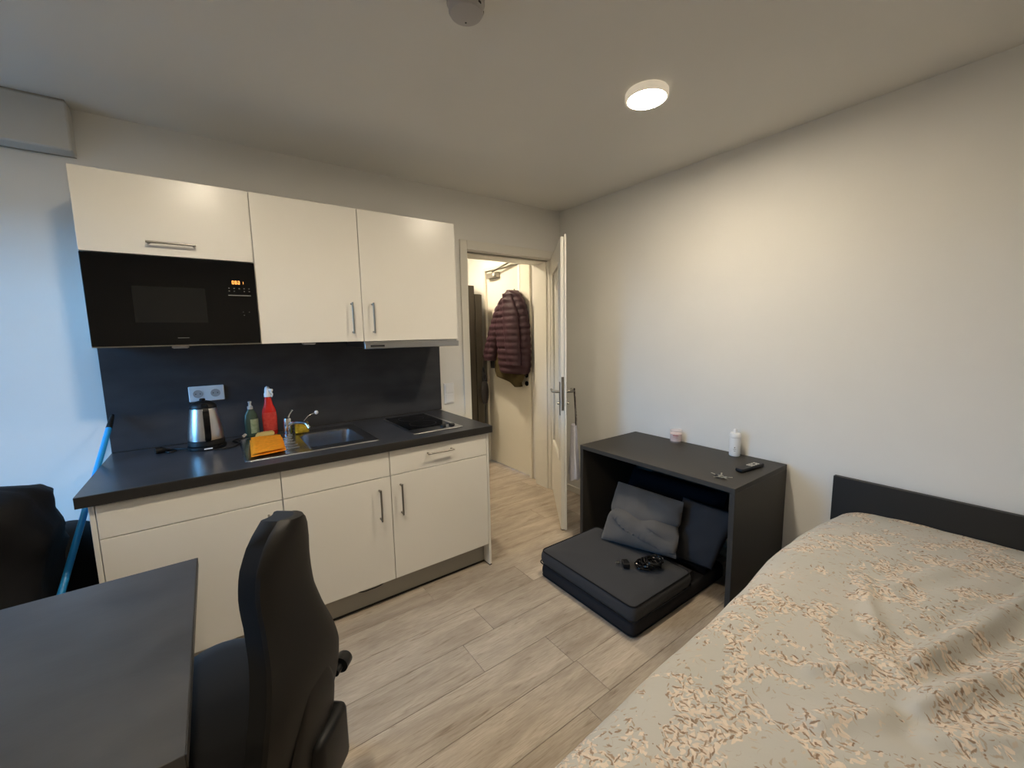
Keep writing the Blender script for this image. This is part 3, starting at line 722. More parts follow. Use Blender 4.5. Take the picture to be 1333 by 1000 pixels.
zc = ZT + .014
cloth = thing('cleaning_cloth', (.58, -.42, ZT + .005), 'folded orange cleaning cloth on the sink drainer', 'cloth')
for k, (dz, ins) in enumerate(((0, 0), (.011, .006))):
    bm = cushion(B(), quad((.502 + ins, -.600 + ins, zc + dz), (.648 - ins, -.572 + ins, zc + dz), (.668 - ins, -.255, zc + dz + .004 * k), (.520 + ins, -.228, zc + dz + .004 * k)), .011, 14, 20, .12, .003, 3 * k)
    obj('cloth_layer', bm, 'orange_cloth', cloth, smooth=True, angle=60)
spg = obj('sponge', cushion(B(), quad((.548, -.205, ZT + .022), (.640, -.190, ZT + .022), (.645, -.145, ZT + .026), (.553, -.160, ZT + .026)), .028, 10, 8, .1, .002, 5), 'cream_sponge', loc=(.596, -.175, ZT + .005), smooth=True, angle=60)
tag(spg, 'pale yellow sponge lying behind the orange cloth', 'sponge')
# yellow sponges and dish brush by the faucet
br = thing('dish_brush', (.80, -.145, ZT + .006), 'dish brush with thin metal stem and round pale knob beside the faucet', 'brush')
obj('stem', tube(B(), smooth_path([(.765, -.152, ZT + .02), (.80, -.150, ZT + .068), (.825, -.150, ZT + .095), (.858, -.150, ZT + .107)], 5), .0032, 8), 'chrome', br, smooth=True)
obj('knob', lathe(B(), [(0, -.012), (.008, -.009), (.0115, 0), (.008, .009), (0, .012)], (.868, -.150, ZT + .109), 16), 'white_plastic', br, smooth=True)
obj('brush_head', box(B(), .748, .785, -.165, -.135, ZT + .0062, ZT + .022, .004), 'yellow_sponge', br)
ys = obj('scouring_sponge', box(B(), .744, .816, -.196, -.168, ZT + .0062, ZT + .066, .006, 2), 'yellow_sponge', loc=(.78, -.18, ZT + .006))
tag(ys, 'yellow scouring sponge standing on edge beside the faucet', 'sponge')

# ------------------------------------------------------------------ blue pole, black bag on the left
mop = thing('mop_handle', (-.245, -1.065, 0), 'blue pole with black tip leaning in the corner left of the worktop', 'mop')
p_top, p_low = Vector((-.054, -.030, 1.088)), Vector((-.150, -.62, .518))
p_top = Vector((-.020, -.030, 1.092)); p_low = Vector((-.140, -.62, .505))
dv = (p_low - p_top); p_fl = p_top + dv * ((p_top.z - .03) / -dv.z)
p_b = p_top + dv * .085
mid = p_top + dv * .30
obj('pole', tube(B(), [p_b, p_fl], .0115, 14), 'blue_pole', mop, smooth=True)
obj('tip', tube(B(), [p_top, p_top + dv * .02, p_b + dv * .01], .012, 12, [.007, .009, .0122]), 'black_plastic', mop, smooth=True)
obj('mop_head', box(B(), p_fl.x - .13, p_fl.x + .06, p_fl.y - .04, p_fl.y + .04, .0005, .035, .01, 2), 'blue_pole', mop)

bagb = thing('black_bag', (-.42, -.50, 0), 'large black fabric bag slumped between the desk and the kitchen', 'bag')
rings = []; NR, NS = 34, 64
for i in range(NR):
    u = i / (NR - 1); z = .002 + .895 * u
    k = (1 - .25 * u ** 2) * (1 if u < .93 else math.sqrt(max(0, 1 - ((u - .93) / .07) ** 2)) * .6 + .4)
    ring = []
    for s in range(NS):
        a = 2 * math.pi * s / NS
        ca, sa = math.cos(a), math.sin(a)
        rx, ry = .30 * k, .27 * k
        sq = (abs(ca) ** 3.2 + abs(sa) ** 3.2) ** (-1 / 3.2)
        nz_ = noise.noise(Vector((ca * 1.6, sa * 1.6, z * 5.5))) * .045 + noise.noise(Vector((ca * 3 + 4, sa * 3, z * 14))) * .018 + .012 * math.sin(a * 3 + z * 22)
        r = sq + nz_ / .28
        x = -.40 + rx * ca * r * 1.05; y = -.53 + ry * sa * r
        zz = z + (.045 * ca - .03 * sa) * u + .012 * noise.noise(Vector((ca * 4, sa * 4, 9))) * u
        ring.append(Vector((min(x, -.165 + .075 * max(0, min(1, (z - .58) / .25))), y, max(zz, .001))))
    rings.append(ring)
bm = B(); ring_faces(bm, rings)
obj('sack', bm, 'bag_black', bagb, smooth=True, angle=80)
bm = B(); rings = []
for i in range(16):
    a = -math.pi / 2 + math.pi * i / 15; z = .33 + .325 * math.sin(a); k = max(.02, math.cos(a)) ** .5
    rings.append([Vector((-.20 + .165 * k * math.cos(b) * (1 + .06 * noise.noise(Vector((math.cos(b) * 2, math.sin(b) * 2, z * 8)))), -.245 + .185 * k * math.sin(b) * (1 + .06 * noise.noise(Vector((math.cos(b) * 2, math.sin(b) * 2, z * 8 + 5)))), z)) for b in [2 * math.pi * q / 36 for q in range(36)]])
ring_faces(bm, rings); obj('gap_lump', bm, 'bag_black', bagb, smooth=True, angle=80)  # dark lump added to blacken the gap beside the end panel

# ------------------------------------------------------------------ desk on the left
dk = thing('desk', (-.30, -1.54, 0), 'grey slate topped desk in the lower left corner', 'desk')
obj('desk_top', box(B(), -.94, .300, -1.935, -1.138, .713, .740, .0012), 'desk_slate', dk)
obj('edge_band', box(B(), .3002, .3020, -1.935, -1.138, .7135, .7395), 'black_edge', dk)
obj('side_panel', box(B(), -.93, -.905, -1.90, -1.17, .0005, .7125, .001), 'black_laminate', dk)
obj('side_panel', box(B(), -.30, -.275, -1.90, -1.17, .0005, .7125, .001), 'black_laminate', dk)
obj('back_panel', box(B(), -.904, -.301, -1.20, -1.18, .35, .7125, .001), 'black_laminate', dk)

# ------------------------------------------------------------------ office chair
CHA = math.radians(40)      # heading
cxx, cyy = 0.365, -1.50     # seat centre
fw = Vector((-math.cos(CHA), math.sin(CHA), 0)); rt = Vector((fw.y, -fw.x, 0))   # forward, right hand side
CM = Matrix(((rt.x, -fw.x, 0, cxx), (rt.y, -fw.y, 0, cyy), (0, 0, 1, 0), (0, 0, 0, 1)))   # local: x right, y rearward, z up
ch = thing('office_chair', (cxx, cyy, 0), 'black office chair with tall curved backrest pushed to the desk', 'chair')
# back outline (half width by height) and rear surface offset
def hw(z):
    ks = [(.29, .055), (.33, .11), (.38, .15), (.45, .172), (.53, .166), (.60, .145), (.68, .118), (.76, .104), (.83, .104), (.90, .098), (.95, .080), (.98, .058), (1.0, .030)]
    for (a, wa), (b, wb) in zip(ks[:-1], ks[1:]):
        if z <= b:
            t = (z - a) / (b - a); t = max(0, min(1, t)); return wa + (wb - wa) * t
    return ks[-1][1]
def boff(z):      # rearward position of the middle of the backrest
    return .205 + .018 * math.sin((z - .45) / .55 * math.pi * 2 + .3)
def back_shell(d0, d1, ins, zlo, zhi, curve, b0, b1):
    bm = B(); NZ, NX = 30, 12; vt = {}
    for s in (0, 1):
        for i in range(NZ + 1):
            z = zlo + (zhi - zlo) * i / NZ; w = hw(z) - ins
            for j in range(NX + 1):
                q = -1 + 2 * j / NX
                y = boff(z) + (d1 if s else d0) - curve * q * q
                y += -b1 * abs(q) ** 6 if s else b0 * abs(q) ** 6
                e = 1
                vt[(s, i, j)] = bm.verts.new(CM @ Vector((q * w * e, y, z)))
    for s in (0, 1):
        for i in range(NZ):
            for j in range(NX):
                bm.faces.new([vt[(s, i, j)], vt[(s, i + 1, j)], vt[(s, i + 1, j + 1)], vt[(s, i, j + 1)]])
    for i in range(NZ):
        for j in (0, NX): bm.faces.new([vt[(0, i, j)], vt[(1, i, j)], vt[(1, i + 1, j)], vt[(0, i + 1, j)]])
    for j in range(NX):
        for i in (0, NZ): bm.faces.new([vt[(0, i, j)], vt[(1, i, j)], vt[(1, i, j + 1)], vt[(0, i, j + 1)]])
    return bm
obj('back_cushion', back_shell(-.056, .0005, .001, .295, .998, .018, .014, 0), 'chair_fabric', ch, smooth=True, angle=50)
obj('back_shell', back_shell(.001, .026, 0, .29, 1.0, .018, 0, .012), 'chair_plastic', ch, smooth=True, angle=50)
def cbox(x0, x1, y0, y1, z0, z1, bev=.008, seg=2): return box(B(), x0, x1, y0, y1, z0, z1, bev, seg, M=CM)
# raised lower cover on the shell and the carrier behind it
bm = B(); rings = []
for i in range(15):
    z = .31 + .25 * i / 14; w = .105 * math.sqrt(max(0.002, 1 - ((z - .31) / .257) ** 2)) + .004
    rings.append([CM @ Vector((w * math.cos(a), boff(z) + .022 + .022 * max(0, math.sin(a)) * (1 - (i / 14) ** 3), z)) for a in [math.pi * 2 * k / 20 for k in range(20)]])
ring_faces(bm, rings); obj('back_cover', bm, 'chair_plastic', ch, smooth=True, angle=60)
obj('back_carrier', cbox(-.040, .115, .150, .262, .195, .375, .022, 3), 'black_plastic', ch, smooth=True)
kz = .425; ky0 = boff(kz) + .004
obj('knob', tube(B(), [CM @ Vector((x_, ky0, kz)) for x_ in (hw(kz) - .02, hw(kz) + .008, hw(kz) + .010, hw(kz) + .045, hw(kz) + .050)], .016, 18, [.012, .012, .025, .024, .020]), 'black_plastic', ch, smooth=True)
bm = B(); rings = []
for z, s in ((.425, .88), (.432, .95), (.455, 1.0), (.474, .98), (.486, .90), (.490, .70)):
    rings.append([CM @ Vector((s * .225 * (abs(math.cos(a)) ** .55) * math.copysign(1, math.cos(a)), -.03 + s * .215 * (abs(math.sin(a)) ** .55) * math.copysign(1, math.sin(a)), z)) for a in [2 * math.pi * k / 48 for k in range(48)]])
ring_faces(bm, rings); obj('seat', bm, 'chair_fabric', ch, smooth=True, angle=50)
obj('seat_shell', cbox(-.19, .19, -.19, .16, .400, .424), 'black_plastic', ch)
obj('gas_column', lathe(B(), [(.03, .10), (.03, .25), (.018, .252), (.018, .399)], (cxx, cyy, 0), 16), 'black_plastic', ch, smooth=True)
for k in range(5):
    a = 2 * math.pi * k / 5 + .5; dx_, dy_ = math.cos(a), math.sin(a)
    leg = obj('base_leg', tube(B(), [(cxx + dx_ * .02, cyy + dy_ * .02, .125), (cxx + dx_ * .15, cyy + dy_ * .15, .105), (cxx + dx_ * .27, cyy + dy_ * .27, .080)], .02, 8, [.032, .024, .016]), 'black_plastic', ch, smooth=True)
    c = Vector((cxx + dx_ * .27, cyy + dy_ * .27, .0285)); ax_ = Vector((-dy_, dx_, 0))
    obj('caster', tube(B(), [c - ax_ * .018, c + ax_ * .018], .028, 14), 'black_plastic', leg, smooth=True)

# ------------------------------------------------------------------ black open table against the right wall
TX0, TX1, TY0, TY1, TZ = 2.357, 2.949, -1.8748, -.850, .6941
tb = thing('black_table', (2.65, -1.36, 0), 'black open fronted table against the wall over the floor seat', 'table')
TH = .026
obj('table_top', box(B(), TX0, TX1, TY0, TY1, TZ - TH, TZ, .0012), 'black_laminate', tb)
obj('side_panel', box(B(), TX0 + .001, TX1, TY0, TY0 + TH, .0005, TZ - TH - .0003, .001), 'black_laminate', tb)
obj('side_panel', box(B(), TX0 + .001, TX1, TY1 - TH, TY1, .0005, TZ - TH - .0003, .001), 'black_laminate', tb)
obj('back_panel', box(B(), TX1 - .02, TX1 - .002, TY0 + TH + .0005, TY1 - TH - .0005, .14, TZ - TH - .0005, .001), 'black_laminate', tb)

# floor seat under it
FX0, FY0, FY1 = 1.885, -1.663, -.985
fs = thing('floor_seat', (2.25, -1.33, 0), 'dark grey folding floor seat pushed halfway under the black table', 'floor seat')
def soft_block(x0, x1, y0, y1, z0, z1, r, top=0.0):
    bm = B(); rings = []
    N = 8
    for k in range(N + 1):
        a = -math.pi / 2 + math.pi * k / N
        z = (z0 + z1) / 2 + ((z1 - z0) / 2) * math.sin(a); ins = r * (1 - math.cos(a)) 
        rings.append(rrect(x0 + ins, x1 - ins, y0 + ins, y1 - ins, z, .03, 5))
    cx_, cy_ = (x0 + x1) / 2, (y0 + y1) / 2
    for f, dz in ((.85, .4), (.6, .75), (.3, .95)):
        rings.append([Vector((cx_ + (p.x - cx_) * f, cy_ + (p.y - cy_) * f, z1 + top * dz)) for p in rings[N]])
    ring_faces(bm, rings)
    for v in bm.verts:
        if v.co.z > z0 + .01: v.co += Vector((0, 0, .004)) * noise.noise(v.co * 6)
    return bm
lo = obj('lower_cushion', soft_block(FX0, 2.74, FY0, FY1, .001, .080, .014), 'futon_side', fs, smooth=True, angle=50)
up = obj('upper_cushion', soft_block(FX0 - .004, 2.385, FY0 - .004, FY1 + .004, .081, .160, .013, .012), 'futon', fs, smooth=True, angle=50)
def pipe_loop(x0, x1, y0, y1, z, r=.0038):
    p = rrect(x0, x1, y0, y1, z, .03, 5); return tube(B(), p + [p[0]], r, 6)
obj('piping', pipe_loop(FX0 + .005, 2.376, FY0 + .005, FY1 - .005, .1585), 'piping', up, smooth=True)
obj('piping', pipe_loop(FX0 - .006, 2.385, FY0 - .006, FY1 + .006, .088), 'piping', up, smooth=True)
obj('piping', pipe_loop(FX0 + .003, 2.735, FY0 + .003, FY1 - .003, .010), 'piping', lo, smooth=True)
obj('fold_roll', tube(B(), [(2.405, FY0 + .02, .118), (2.405, -1.33, .120), (2.405, FY1 - .02, .118)], .033, 14, [.030, .035, .030]), 'futon_side', fs, smooth=True)
bk = cushion(B(), quad((2.52, -1.655, .085), (2.52, -1.0, .085), (2.74, -1.0, .50), (2.74, -1.655, .50)), .14, 18, 16, .14, .004, 11)
obj('backrest', bk, 'futon_back', fs, smooth=True, angle=60)

# pillows on the seat
P1 = quad((2.24, -1.145, .185), (2.365, -1.575, .200), (2.50, -1.53, .476), (2.49, -1.070, .470))
def pinch_fold(P):
    def f(u, v):
        p = P(u, v)
        # waist with a horizontal crease half way up
        k = math.exp(-((v - .47 - .05 * (u - .5) - .03 * math.sin(u * 9)) / .07) ** 2)
        c = P(.5, v)
        p = p + (c - p) * (.07 * k) + Vector((.022 * k, .006 * k, -.004 * k)) + Vector((-.010, 0, 0)) * math.exp(-((v - .33 + .35 * (u - .4)) / .045) ** 2)
        return p
    return f
bm = cushion(B(), pinch_fold(P1), .13, 44, 44, .52, .020, 2, 4)
pg = obj('pillow', bm, 'pillow_grey', loc=(2.33, -1.36, .18), smooth=True, angle=70)
tag(pg, 'crumpled mid grey pillow leaning on the floor seat under the table', 'pillow')
P2 = quad((2.47, -1.485, .135), (2.50, -1.705, .150), (2.60, -1.785, .465), (2.59, -1.47, .465))
bm = cushion(B(), P2, .09, 22, 22, .3, .006, 8, 4)
pd = obj('pillow', bm, 'pillow_dark', loc=(2.49, -1.62, .13), smooth=True, angle=70)
tag(pd, 'near black pillow behind the grey pillow under the table', 'pillow')

# black cable bundle on the seat
cb = thing('cable_bundle', (2.19, -1.475, .176), 'tangled black cable with charger lying on the floor seat', 'cable')
rnd = random.Random(5)
for q in range(6):
    pts = []
    for k in range(11):
        a = 2 * math.pi * k / 10 * (1 if q % 2 else -1) + q
        pts.append((2.195 + .052 * math.cos(a) * (.6 + .4 * rnd.random()) + .008 * q, -1.490 + .048 * math.sin(a) * (.6 + .4 * rnd.random()) - .008 * q, .184 + .008 * rnd.random() + .006 * q))
    obj('loop', tube(B(), smooth_path(pts, 5), 0.0068, 8), 'black_gloss', cb, smooth=True)
obj('charger', box(B(), -.03, .03, -.018, .018, -.012, .014, .005, 2, M=Matrix.Translation((2.125, -1.425, .190)) @ Matrix.Rotation(.9, 4, 'Z')), 'black_plastic', cb)
obj('plug', box(B(), -.008, .008, -.010, .010, -.005, .007, .002, 1, M=Matrix.Translation((2.100, -1.392, .190)) @ Matrix.Rotation(.9, 4, 'Z')), 'nickel', cb)
obj('charger', box(B(), -.022, .022, -.012, .012, -.010, .012, .004, 2, M=Matrix.Translation((2.262, -1.545, .196)) @ Matrix.Rotation(.4, 4, 'Z') @ Matrix.Rotation(-.4, 4, 'Y')), 'black_plastic', cb)
obj('plug', box(B(), -.010, .010, -.008, .008, -.002, .004, .001, 1, M=Matrix.Translation((2.284, -1.538, .214)) @ Matrix.Rotation(.4, 4, 'Z')), 'grey_button', cb)

# things on the table
gx, gy = 2.905, -1.215
gl = thing('candle_glass', (gx, gy, TZ), 'pinkish candle in a glass on the black table by the wall', 'candle')
obj('glass', lathe(B(), [(.036, .0006), (.037, .004), (.039, .085), (.0375, .085), (.0355, .010), (0, .008)], (gx, gy, TZ), 32), 'cup_glass', gl, smooth=True)
obj('wax', lathe(B(), [(.0350, .0105), (.0368, .060), (0, .060)], (gx, gy, TZ), 28), 'candle_wax', gl, smooth=True)
obj('wick', tube(B(), [(gx, gy, TZ + .060), (gx + .002, gy, TZ + .070)], .001, 6), 'black_plastic', gl)
vdir = math.atan2(-2.783 - gy, .397 - gx)
def arc_mark(bm, c, r, z0, z1, a0, a1, n=8):
    rg = [[Vector((c[0] + r * math.cos(vdir + math.radians(a0 + (a1 - a0) * k / n)), c[1] + r * math.sin(vdir + math.radians(a0 + (a1 - a0) * k / n)), c[2] + z)) for k in range(n + 1)] for z in (z0, z1)]
    ring_faces(bm, rg, close=False)
bm = B()
for a0, a1, z0, z1 in ((-28, -18, .050, .056), (-16, -12, .046, .060), (-9, 2, .050, .056), (5, 9, .046, .058), (11, 22, .050, .055), (-24, 20, .038, .040)): arc_mark(bm, (gx, gy, TZ), .0398, z0, z1, a0, a1)
obj('print', bm, 'print_red', gl)
px_, py_ = 2.893, -1.612
cn = thing('dispenser_bottle', (px_, py_, TZ), 'white dispenser bottle on the black table near the remote control', 'bottle')
obj('bottle_body', lathe(B(), [(.027, .0006), (.030, .004), (.030, .112), (.028, .116), (0, .116)], (px_, py_, TZ), 28), 'white_plastic', cn, smooth=True)
obj('cap', lathe(B(), [(.0285, .1165), (.031, .118), (.031, .132), (.026, .140), (.011, .144), (.010, .158), (.007, .163), (0, .164)], (px_, py_, TZ), 28), 'white_plastic', cn, smooth=True)
bm = B(); vdir = math.atan2(-2.783 - py_, .397 - px_)
for a0, a1, z0, z1 in ((-45, 45, .1135, .1145), (-14, 14, .044, .047), (-10, 10, .034, .037), (-6, 6, .052, .060)): arc_mark(bm, (px_, py_, TZ), .0303, z0, z1, a0, a1)
obj('print', bm, 'print_grey', cn)
# remote control
RM = Matrix.Translation((2.712, -1.782, TZ + .001)) @ Matrix.Rotation(math.radians(-6), 4, 'Z')
rc = thing('remote_control', (2.712, -1.782, TZ), 'black remote control with pale buttons on the black table', 'remote control')
rings = [[RM @ p for p in rrect(-.105 + i_, .105 - i_, -.023 + i_, .023 - i_, z, .012)] for i_, z in ((.004, 0), (0, .006), (0, .014), (.003, .019))]
bm = B(); ring_faces(bm, rings); obj('remote_body', bm, 'black_plastic', rc, smooth=True)
for i in range(4):
    for j in range(3):
        if (i * 3 + j) in (7,): continue
        obj('button', box(B(), -.012 + i * .021, .002 + i * .021, -.016 + j * .0115, -.007 + j * .0115, .0188, .0212, .001, 1, M=RM), 'grey_button', rc)
# keys
ky_ = thing('key_bunch', (2.462, -1.757, TZ), 'small bunch of metal keys at the front edge of the table', 'keys')
tor = [Vector((2.462 + .013 * math.cos(a), -1.752 + .013 * math.sin(a), TZ + .006 + .004 * math.sin(a))) for a in [2 * math.pi * k / 20 for k in range(21)]]
obj('key_ring', tube(B(), tor, .0015, 6), 'chrome', ky_, smooth=True)
for a, zz in ((.4, .001), (1.5, .004), (-1.2, .002), (3.0, .006), (4.2, .004)):
    KM = Matrix.Translation((2.462 + .014 * math.cos(a), -1.752 + .014 * math.sin(a), TZ + zz)) @ Matrix.Rotation(a, 4, 'Z') @ Matrix.Rotation(-.12, 4, 'Y')
    k = obj('key', lathe(B(), [(.0105, 0.001), (.0105, .003)], (.006, 0, 0), 14, M=KM), 'key_metal', ky_)
    obj('key_blade', box(B(), .015, .040, -.0035, .0035, .001, .003, M=KM), 'key_metal', k)
obj('fob', box(B(), -.012, .012, -.007, .007, .0015, .009, .003, 2, M=Matrix.Translation((2.450, -1.735, TZ + .004)) @ Matrix.Rotation(.5, 4, 'Z')), 'black_plastic', ky_)

# ------------------------------------------------------------------ bed
BD0, BD1 = -3.20, -2.125
bed = thing('bed', (1.9, -2.65, 0), 'bed with plain black headboard against the right wall', 'bed')
obj('headboard', box(B(), 2.925, 2.951, -3.22, -2.095, .0005, .6956, .0015), 'headboard', bed)
obj('bed_frame', box(B(), .90, 2.924, BD0 + .02, BD1 - .05, .10, .28, .004), 'headboard', bed)
for x in (.96, 2.82):
    for y in (BD0 + .08, BD1 - .11): obj('leg', box(B(), x - .03, x + .03, y - .03, y + .03, .0005, .0995, .002), 'headboard', bed)
obj('mattress', box(B(), .92, 2.92, BD0 + .03, BD1 - .06, .281, .455, .04, 3), 'mattress', bed)

dv_ = thing('duvet', (1.9, -2.65, .2), 'rumpled duvet with beige and brown floral print covering the bed', 'duvet')
bm = B(); NX_, NY_ = 260, 190
X0, X1 = .84, 2.918
def rnd_edge(d, r, drop):          # drop below the top at distance d inside the outer edge
    if d >= r: return 0
    t = 1 - d / r
    return r * 1.0 * (1 - math.sqrt(max(0, 1 - t * t))) 
grid = []
SIDE = 10
for i in range(NX_ + 1):
    row = []
    for j in range(NY_ + 1):
        # parametric across: first SIDE steps climb the side, the rest go over the top
        x = X0 + (X1 - X0) * max(0, i - SIDE) / (NX_ - SIDE)
        yo = -2.092 - .075 * max(0, min(1, (2.15 - x) / 1.25)) - .012 * math.sin(x * 4.2)
        yi = -3.21
        jj = max(0, min(NY_ - 2 * SIDE, j - SIDE)); v = jj / (NY_ - 2 * SIDE)
        s_ = 1 - math.cos(v * math.pi); s_ = s_ / 2 * .35 + v * .65
        y = yo + (yi - yo) * s_
        rr = .105 + .07 * max(0, min(1, (x - 2.2) / .7))
        d = min(y * -1 - yo * -1, yi * -1 - y * -1); dx0 = x - X0
        top = .545 + .012 * math.sin(x * 3.1 + 1) + .018 * math.exp(-((x - 2.70) / .30) ** 2) * (1 + .4 * math.sin(y * 6)) 
        top += .016 * noise.noise(Vector((x * 2.6, y * 2.6, 1.3))) + .006 * noise.noise(Vector((x * 7, y * 7, 4.1))) + .003 * noise.noise(Vector((x * 17, y * 17, 2.1)))
        # radiating folds towards the wall side of the bed
        for (ax, ay, bx, by, wd, am) in ((1.86, -2.60, 2.62, -2.80, .024, .012), (1.80, -2.61, 2.28, -2.78, .020, -.007), (1.68, -2.63, 2.15, -2.82, .024, .012), (1.62, -2.66, 1.80, -2.86, .024, .008), (1.92, -2.50, 2.22, -2.40, .020, .006), (1.62, -2.44, 1.74, -2.52, .022, .009), (1.46, -2.50, 1.62, -2.60, .026, .007), (2.20, -2.46, 2.75, -2.66, .03, .006)):
            lx_, ly_ = bx - ax, by - ay; L2 = lx_ * lx_ + ly_ * ly_; tt = max(0, min(1, ((x - ax) * lx_ + (y - ay) * ly_) / L2))
            dd = math.hypot(x - ax - lx_ * tt, y - ay - ly_ * tt) + .012 * noise.noise(Vector((x * 8, y * 8, ax)))
            top += 1.5 * am * (math.exp(-(dd / wd) ** 2) - .5 * math.exp(-((dd - .045) / .03) ** 2))
        z = top - rnd_edge(d, rr, 0) - rnd_edge(dx0, .09, 0)
        if j < SIDE: z -= (SIDE - j) / SIDE * .20; y += .004
        if j > NY_ - SIDE: z -= (j - NY_ + SIDE) / SIDE * .20
        if i < SIDE: z -= (SIDE - i) / SIDE * .20
        row.append(bm.verts.new((x, y, max(z, .12))))
    grid.append(row)
for i in range(NX_):
    for j in range(NY_):
        bm.faces.new((grid[i][j], grid[i + 1][j], grid[i + 1][j + 1], grid[i][j + 1]))
obj('duvet_cover', bm, 'floral_print', dv_, smooth=True, angle=75)

# ------------------------------------------------------------------ ceiling fittings
def ceiling_lamp(x, y, label, diff='diffuser', r=.088):
    t = thing('ceiling_lamp', (x, y, CH_ - .034), label, 'ceiling light', 'round ceiling lamps')
    obj('rim', lathe(B(), [(r * .82, -.0005), (r, -.0005), (r + .004, -.006), (r + .004, -.030), (r, -.034), (r - .006, -.034), (r - .006, -.028), (r * .82, -.028)], (x, y, CH_), 48), 'light_rim', t, smooth=True, angle=35)
    obj('diffuser', lathe(B(), [(0, -.0285), (r - .0065, -.0285), (r - .0065, -.0325), (r * .8, -.0335), (0, -.0338)][::-1], (x, y, CH_), 48), diff, t, smooth=True, angle=35)
    return t
ceiling_lamp(2.043, -1.563, 'lit round ceiling lamp above the black table')
ceiling_lamp(.42, -1.563, 'lit round ceiling lamp above the desk side of the room')
ceiling_lamp(.42, -3.30, 'unseen round fill lamp added to brighten the base cabinets', r=.062)  # added lamp behind the camera, lifts the dark lower kitchen units
ceiling_lamp(2.20, .95, 'lit round ceiling lamp in the hall', 'hall_diffuser')

sd = thing('smoke_detector', (1.140, -1.548, CH_ - .045), 'round grey white smoke detector on the ceiling', 'smoke detector')
obj('base_ring', lathe(B(), [(.060, -.0005), (.060, -.012), (.056, -.014), (0, -.014)], (1.140, -1.548, CH_), 36), 'grey_plastic', sd, smooth=True, angle=35)
obj('dome', lathe(B(), [(.055, -.0142), (.055, -.034), (.050, -.042), (.038, -.046), (0, -.047)], (1.140, -1.548, CH_), 36), 'grey_plastic', sd, smooth=True, angle=35)
for a in (200, 250, 300):
    obj('vent_slot', box(B(), -.006, .006, .046, .0565, -.030, -.024, M=Matrix.Translation((1.140, -1.548, CH_)) @ Matrix.Rotation(math.radians(a), 4, 'Z')), 'dark_hole', sd)
obj('test_button', lathe(B(), [(.008, -.0455), (.008, -.048), (0, -.0485)], (1.152, -1.525, CH_ + .002), 12), 'dark_hole', sd)

# ------------------------------------------------------------------ hall
ed = thing('door_2', (FX, .745, 0), 'cream entrance door with door closer in the hall', 'door', kind='structure')
obj('door_panel', box(B(), FX + .004, FX + .050, .375, 1.115, .006, 2.122, .002), 'cream_door', ed)
obj('frame_jamb', box(B(), FX - .022, FX + .06, FD0 + .001, .373, 0, 2.158, .002), 'cream_door', ed)
obj('frame_jamb', box(B(), FX - .022, FX + .06, 1.117, FD1 - .001, 0, 2.158, .002), 'cream_door', ed)
obj('frame_head', box(B(), FX - .022, FX + .06, .3735, 1.1165, 2.125, 2.158, .002), 'cream_door', ed)
obj('closer_body', box(B(), FX - .042, FX + .0035, .86, 1.06, 2.035, 2.092, .004), 'nickel', ed)
obj('closer_arm', tube(B(), [(FX - .045, .93, 2.098), (FX - .055, .60, 2.150)], .009, 8), 'nickel', ed, smooth=True)
obj('closer_cap', lathe(B(), [(.017, 0), (.017, .012), (0, .013)], (0, 0, 0), 14, M=Matrix.Translation((FX - .043, .90, 2.065)) @ Matrix.Rotation(math.radians(-90), 4, 'Y')), 'white_plastic', ed)
for z in (1.035, .952):
    obj('rosette', lathe(B(), [(.024, 0), (.024, .008), (0, .009)], seg=18, M=Matrix.Translation((FX + .0035, .425, z)) @ Matrix.Rotation(math.radians(-90), 4, 'Y')), 'black_gloss', ed, smooth=True, angle=30)
obj('lever', tube(B(), smooth_path([(FX - .005, .425, 1.035), (FX - .045, .425, 1.035), (FX - .050, .455, 1.035), (FX - .050, .545, 1.035)], 4), .009, 10), 'nickel', ed, smooth=True)

hk = thing('door_hook', (FX - .008, .535, 1.84), 'white over door hook carrying the jacket on the entrance door', 'hook')
bm = B()
box(bm, FX - .0005, FX + .0035, .520, .550, 1.80, 2.1215); box(bm, FX - .0005, FX + .04, .520, .550, 2.1222, 2.1246)
obj('hook_band', bm, 'white_plastic', hk)
obj('hook_arm', tube(B(), smooth_path([(FX - .001, .535, 1.825), (FX - .03, .535, 1.815), (FX - .055, .535, 1.835), (FX - .058, .535, 1.862)], 5), .005, 8), 'white_plastic', hk, smooth=True)

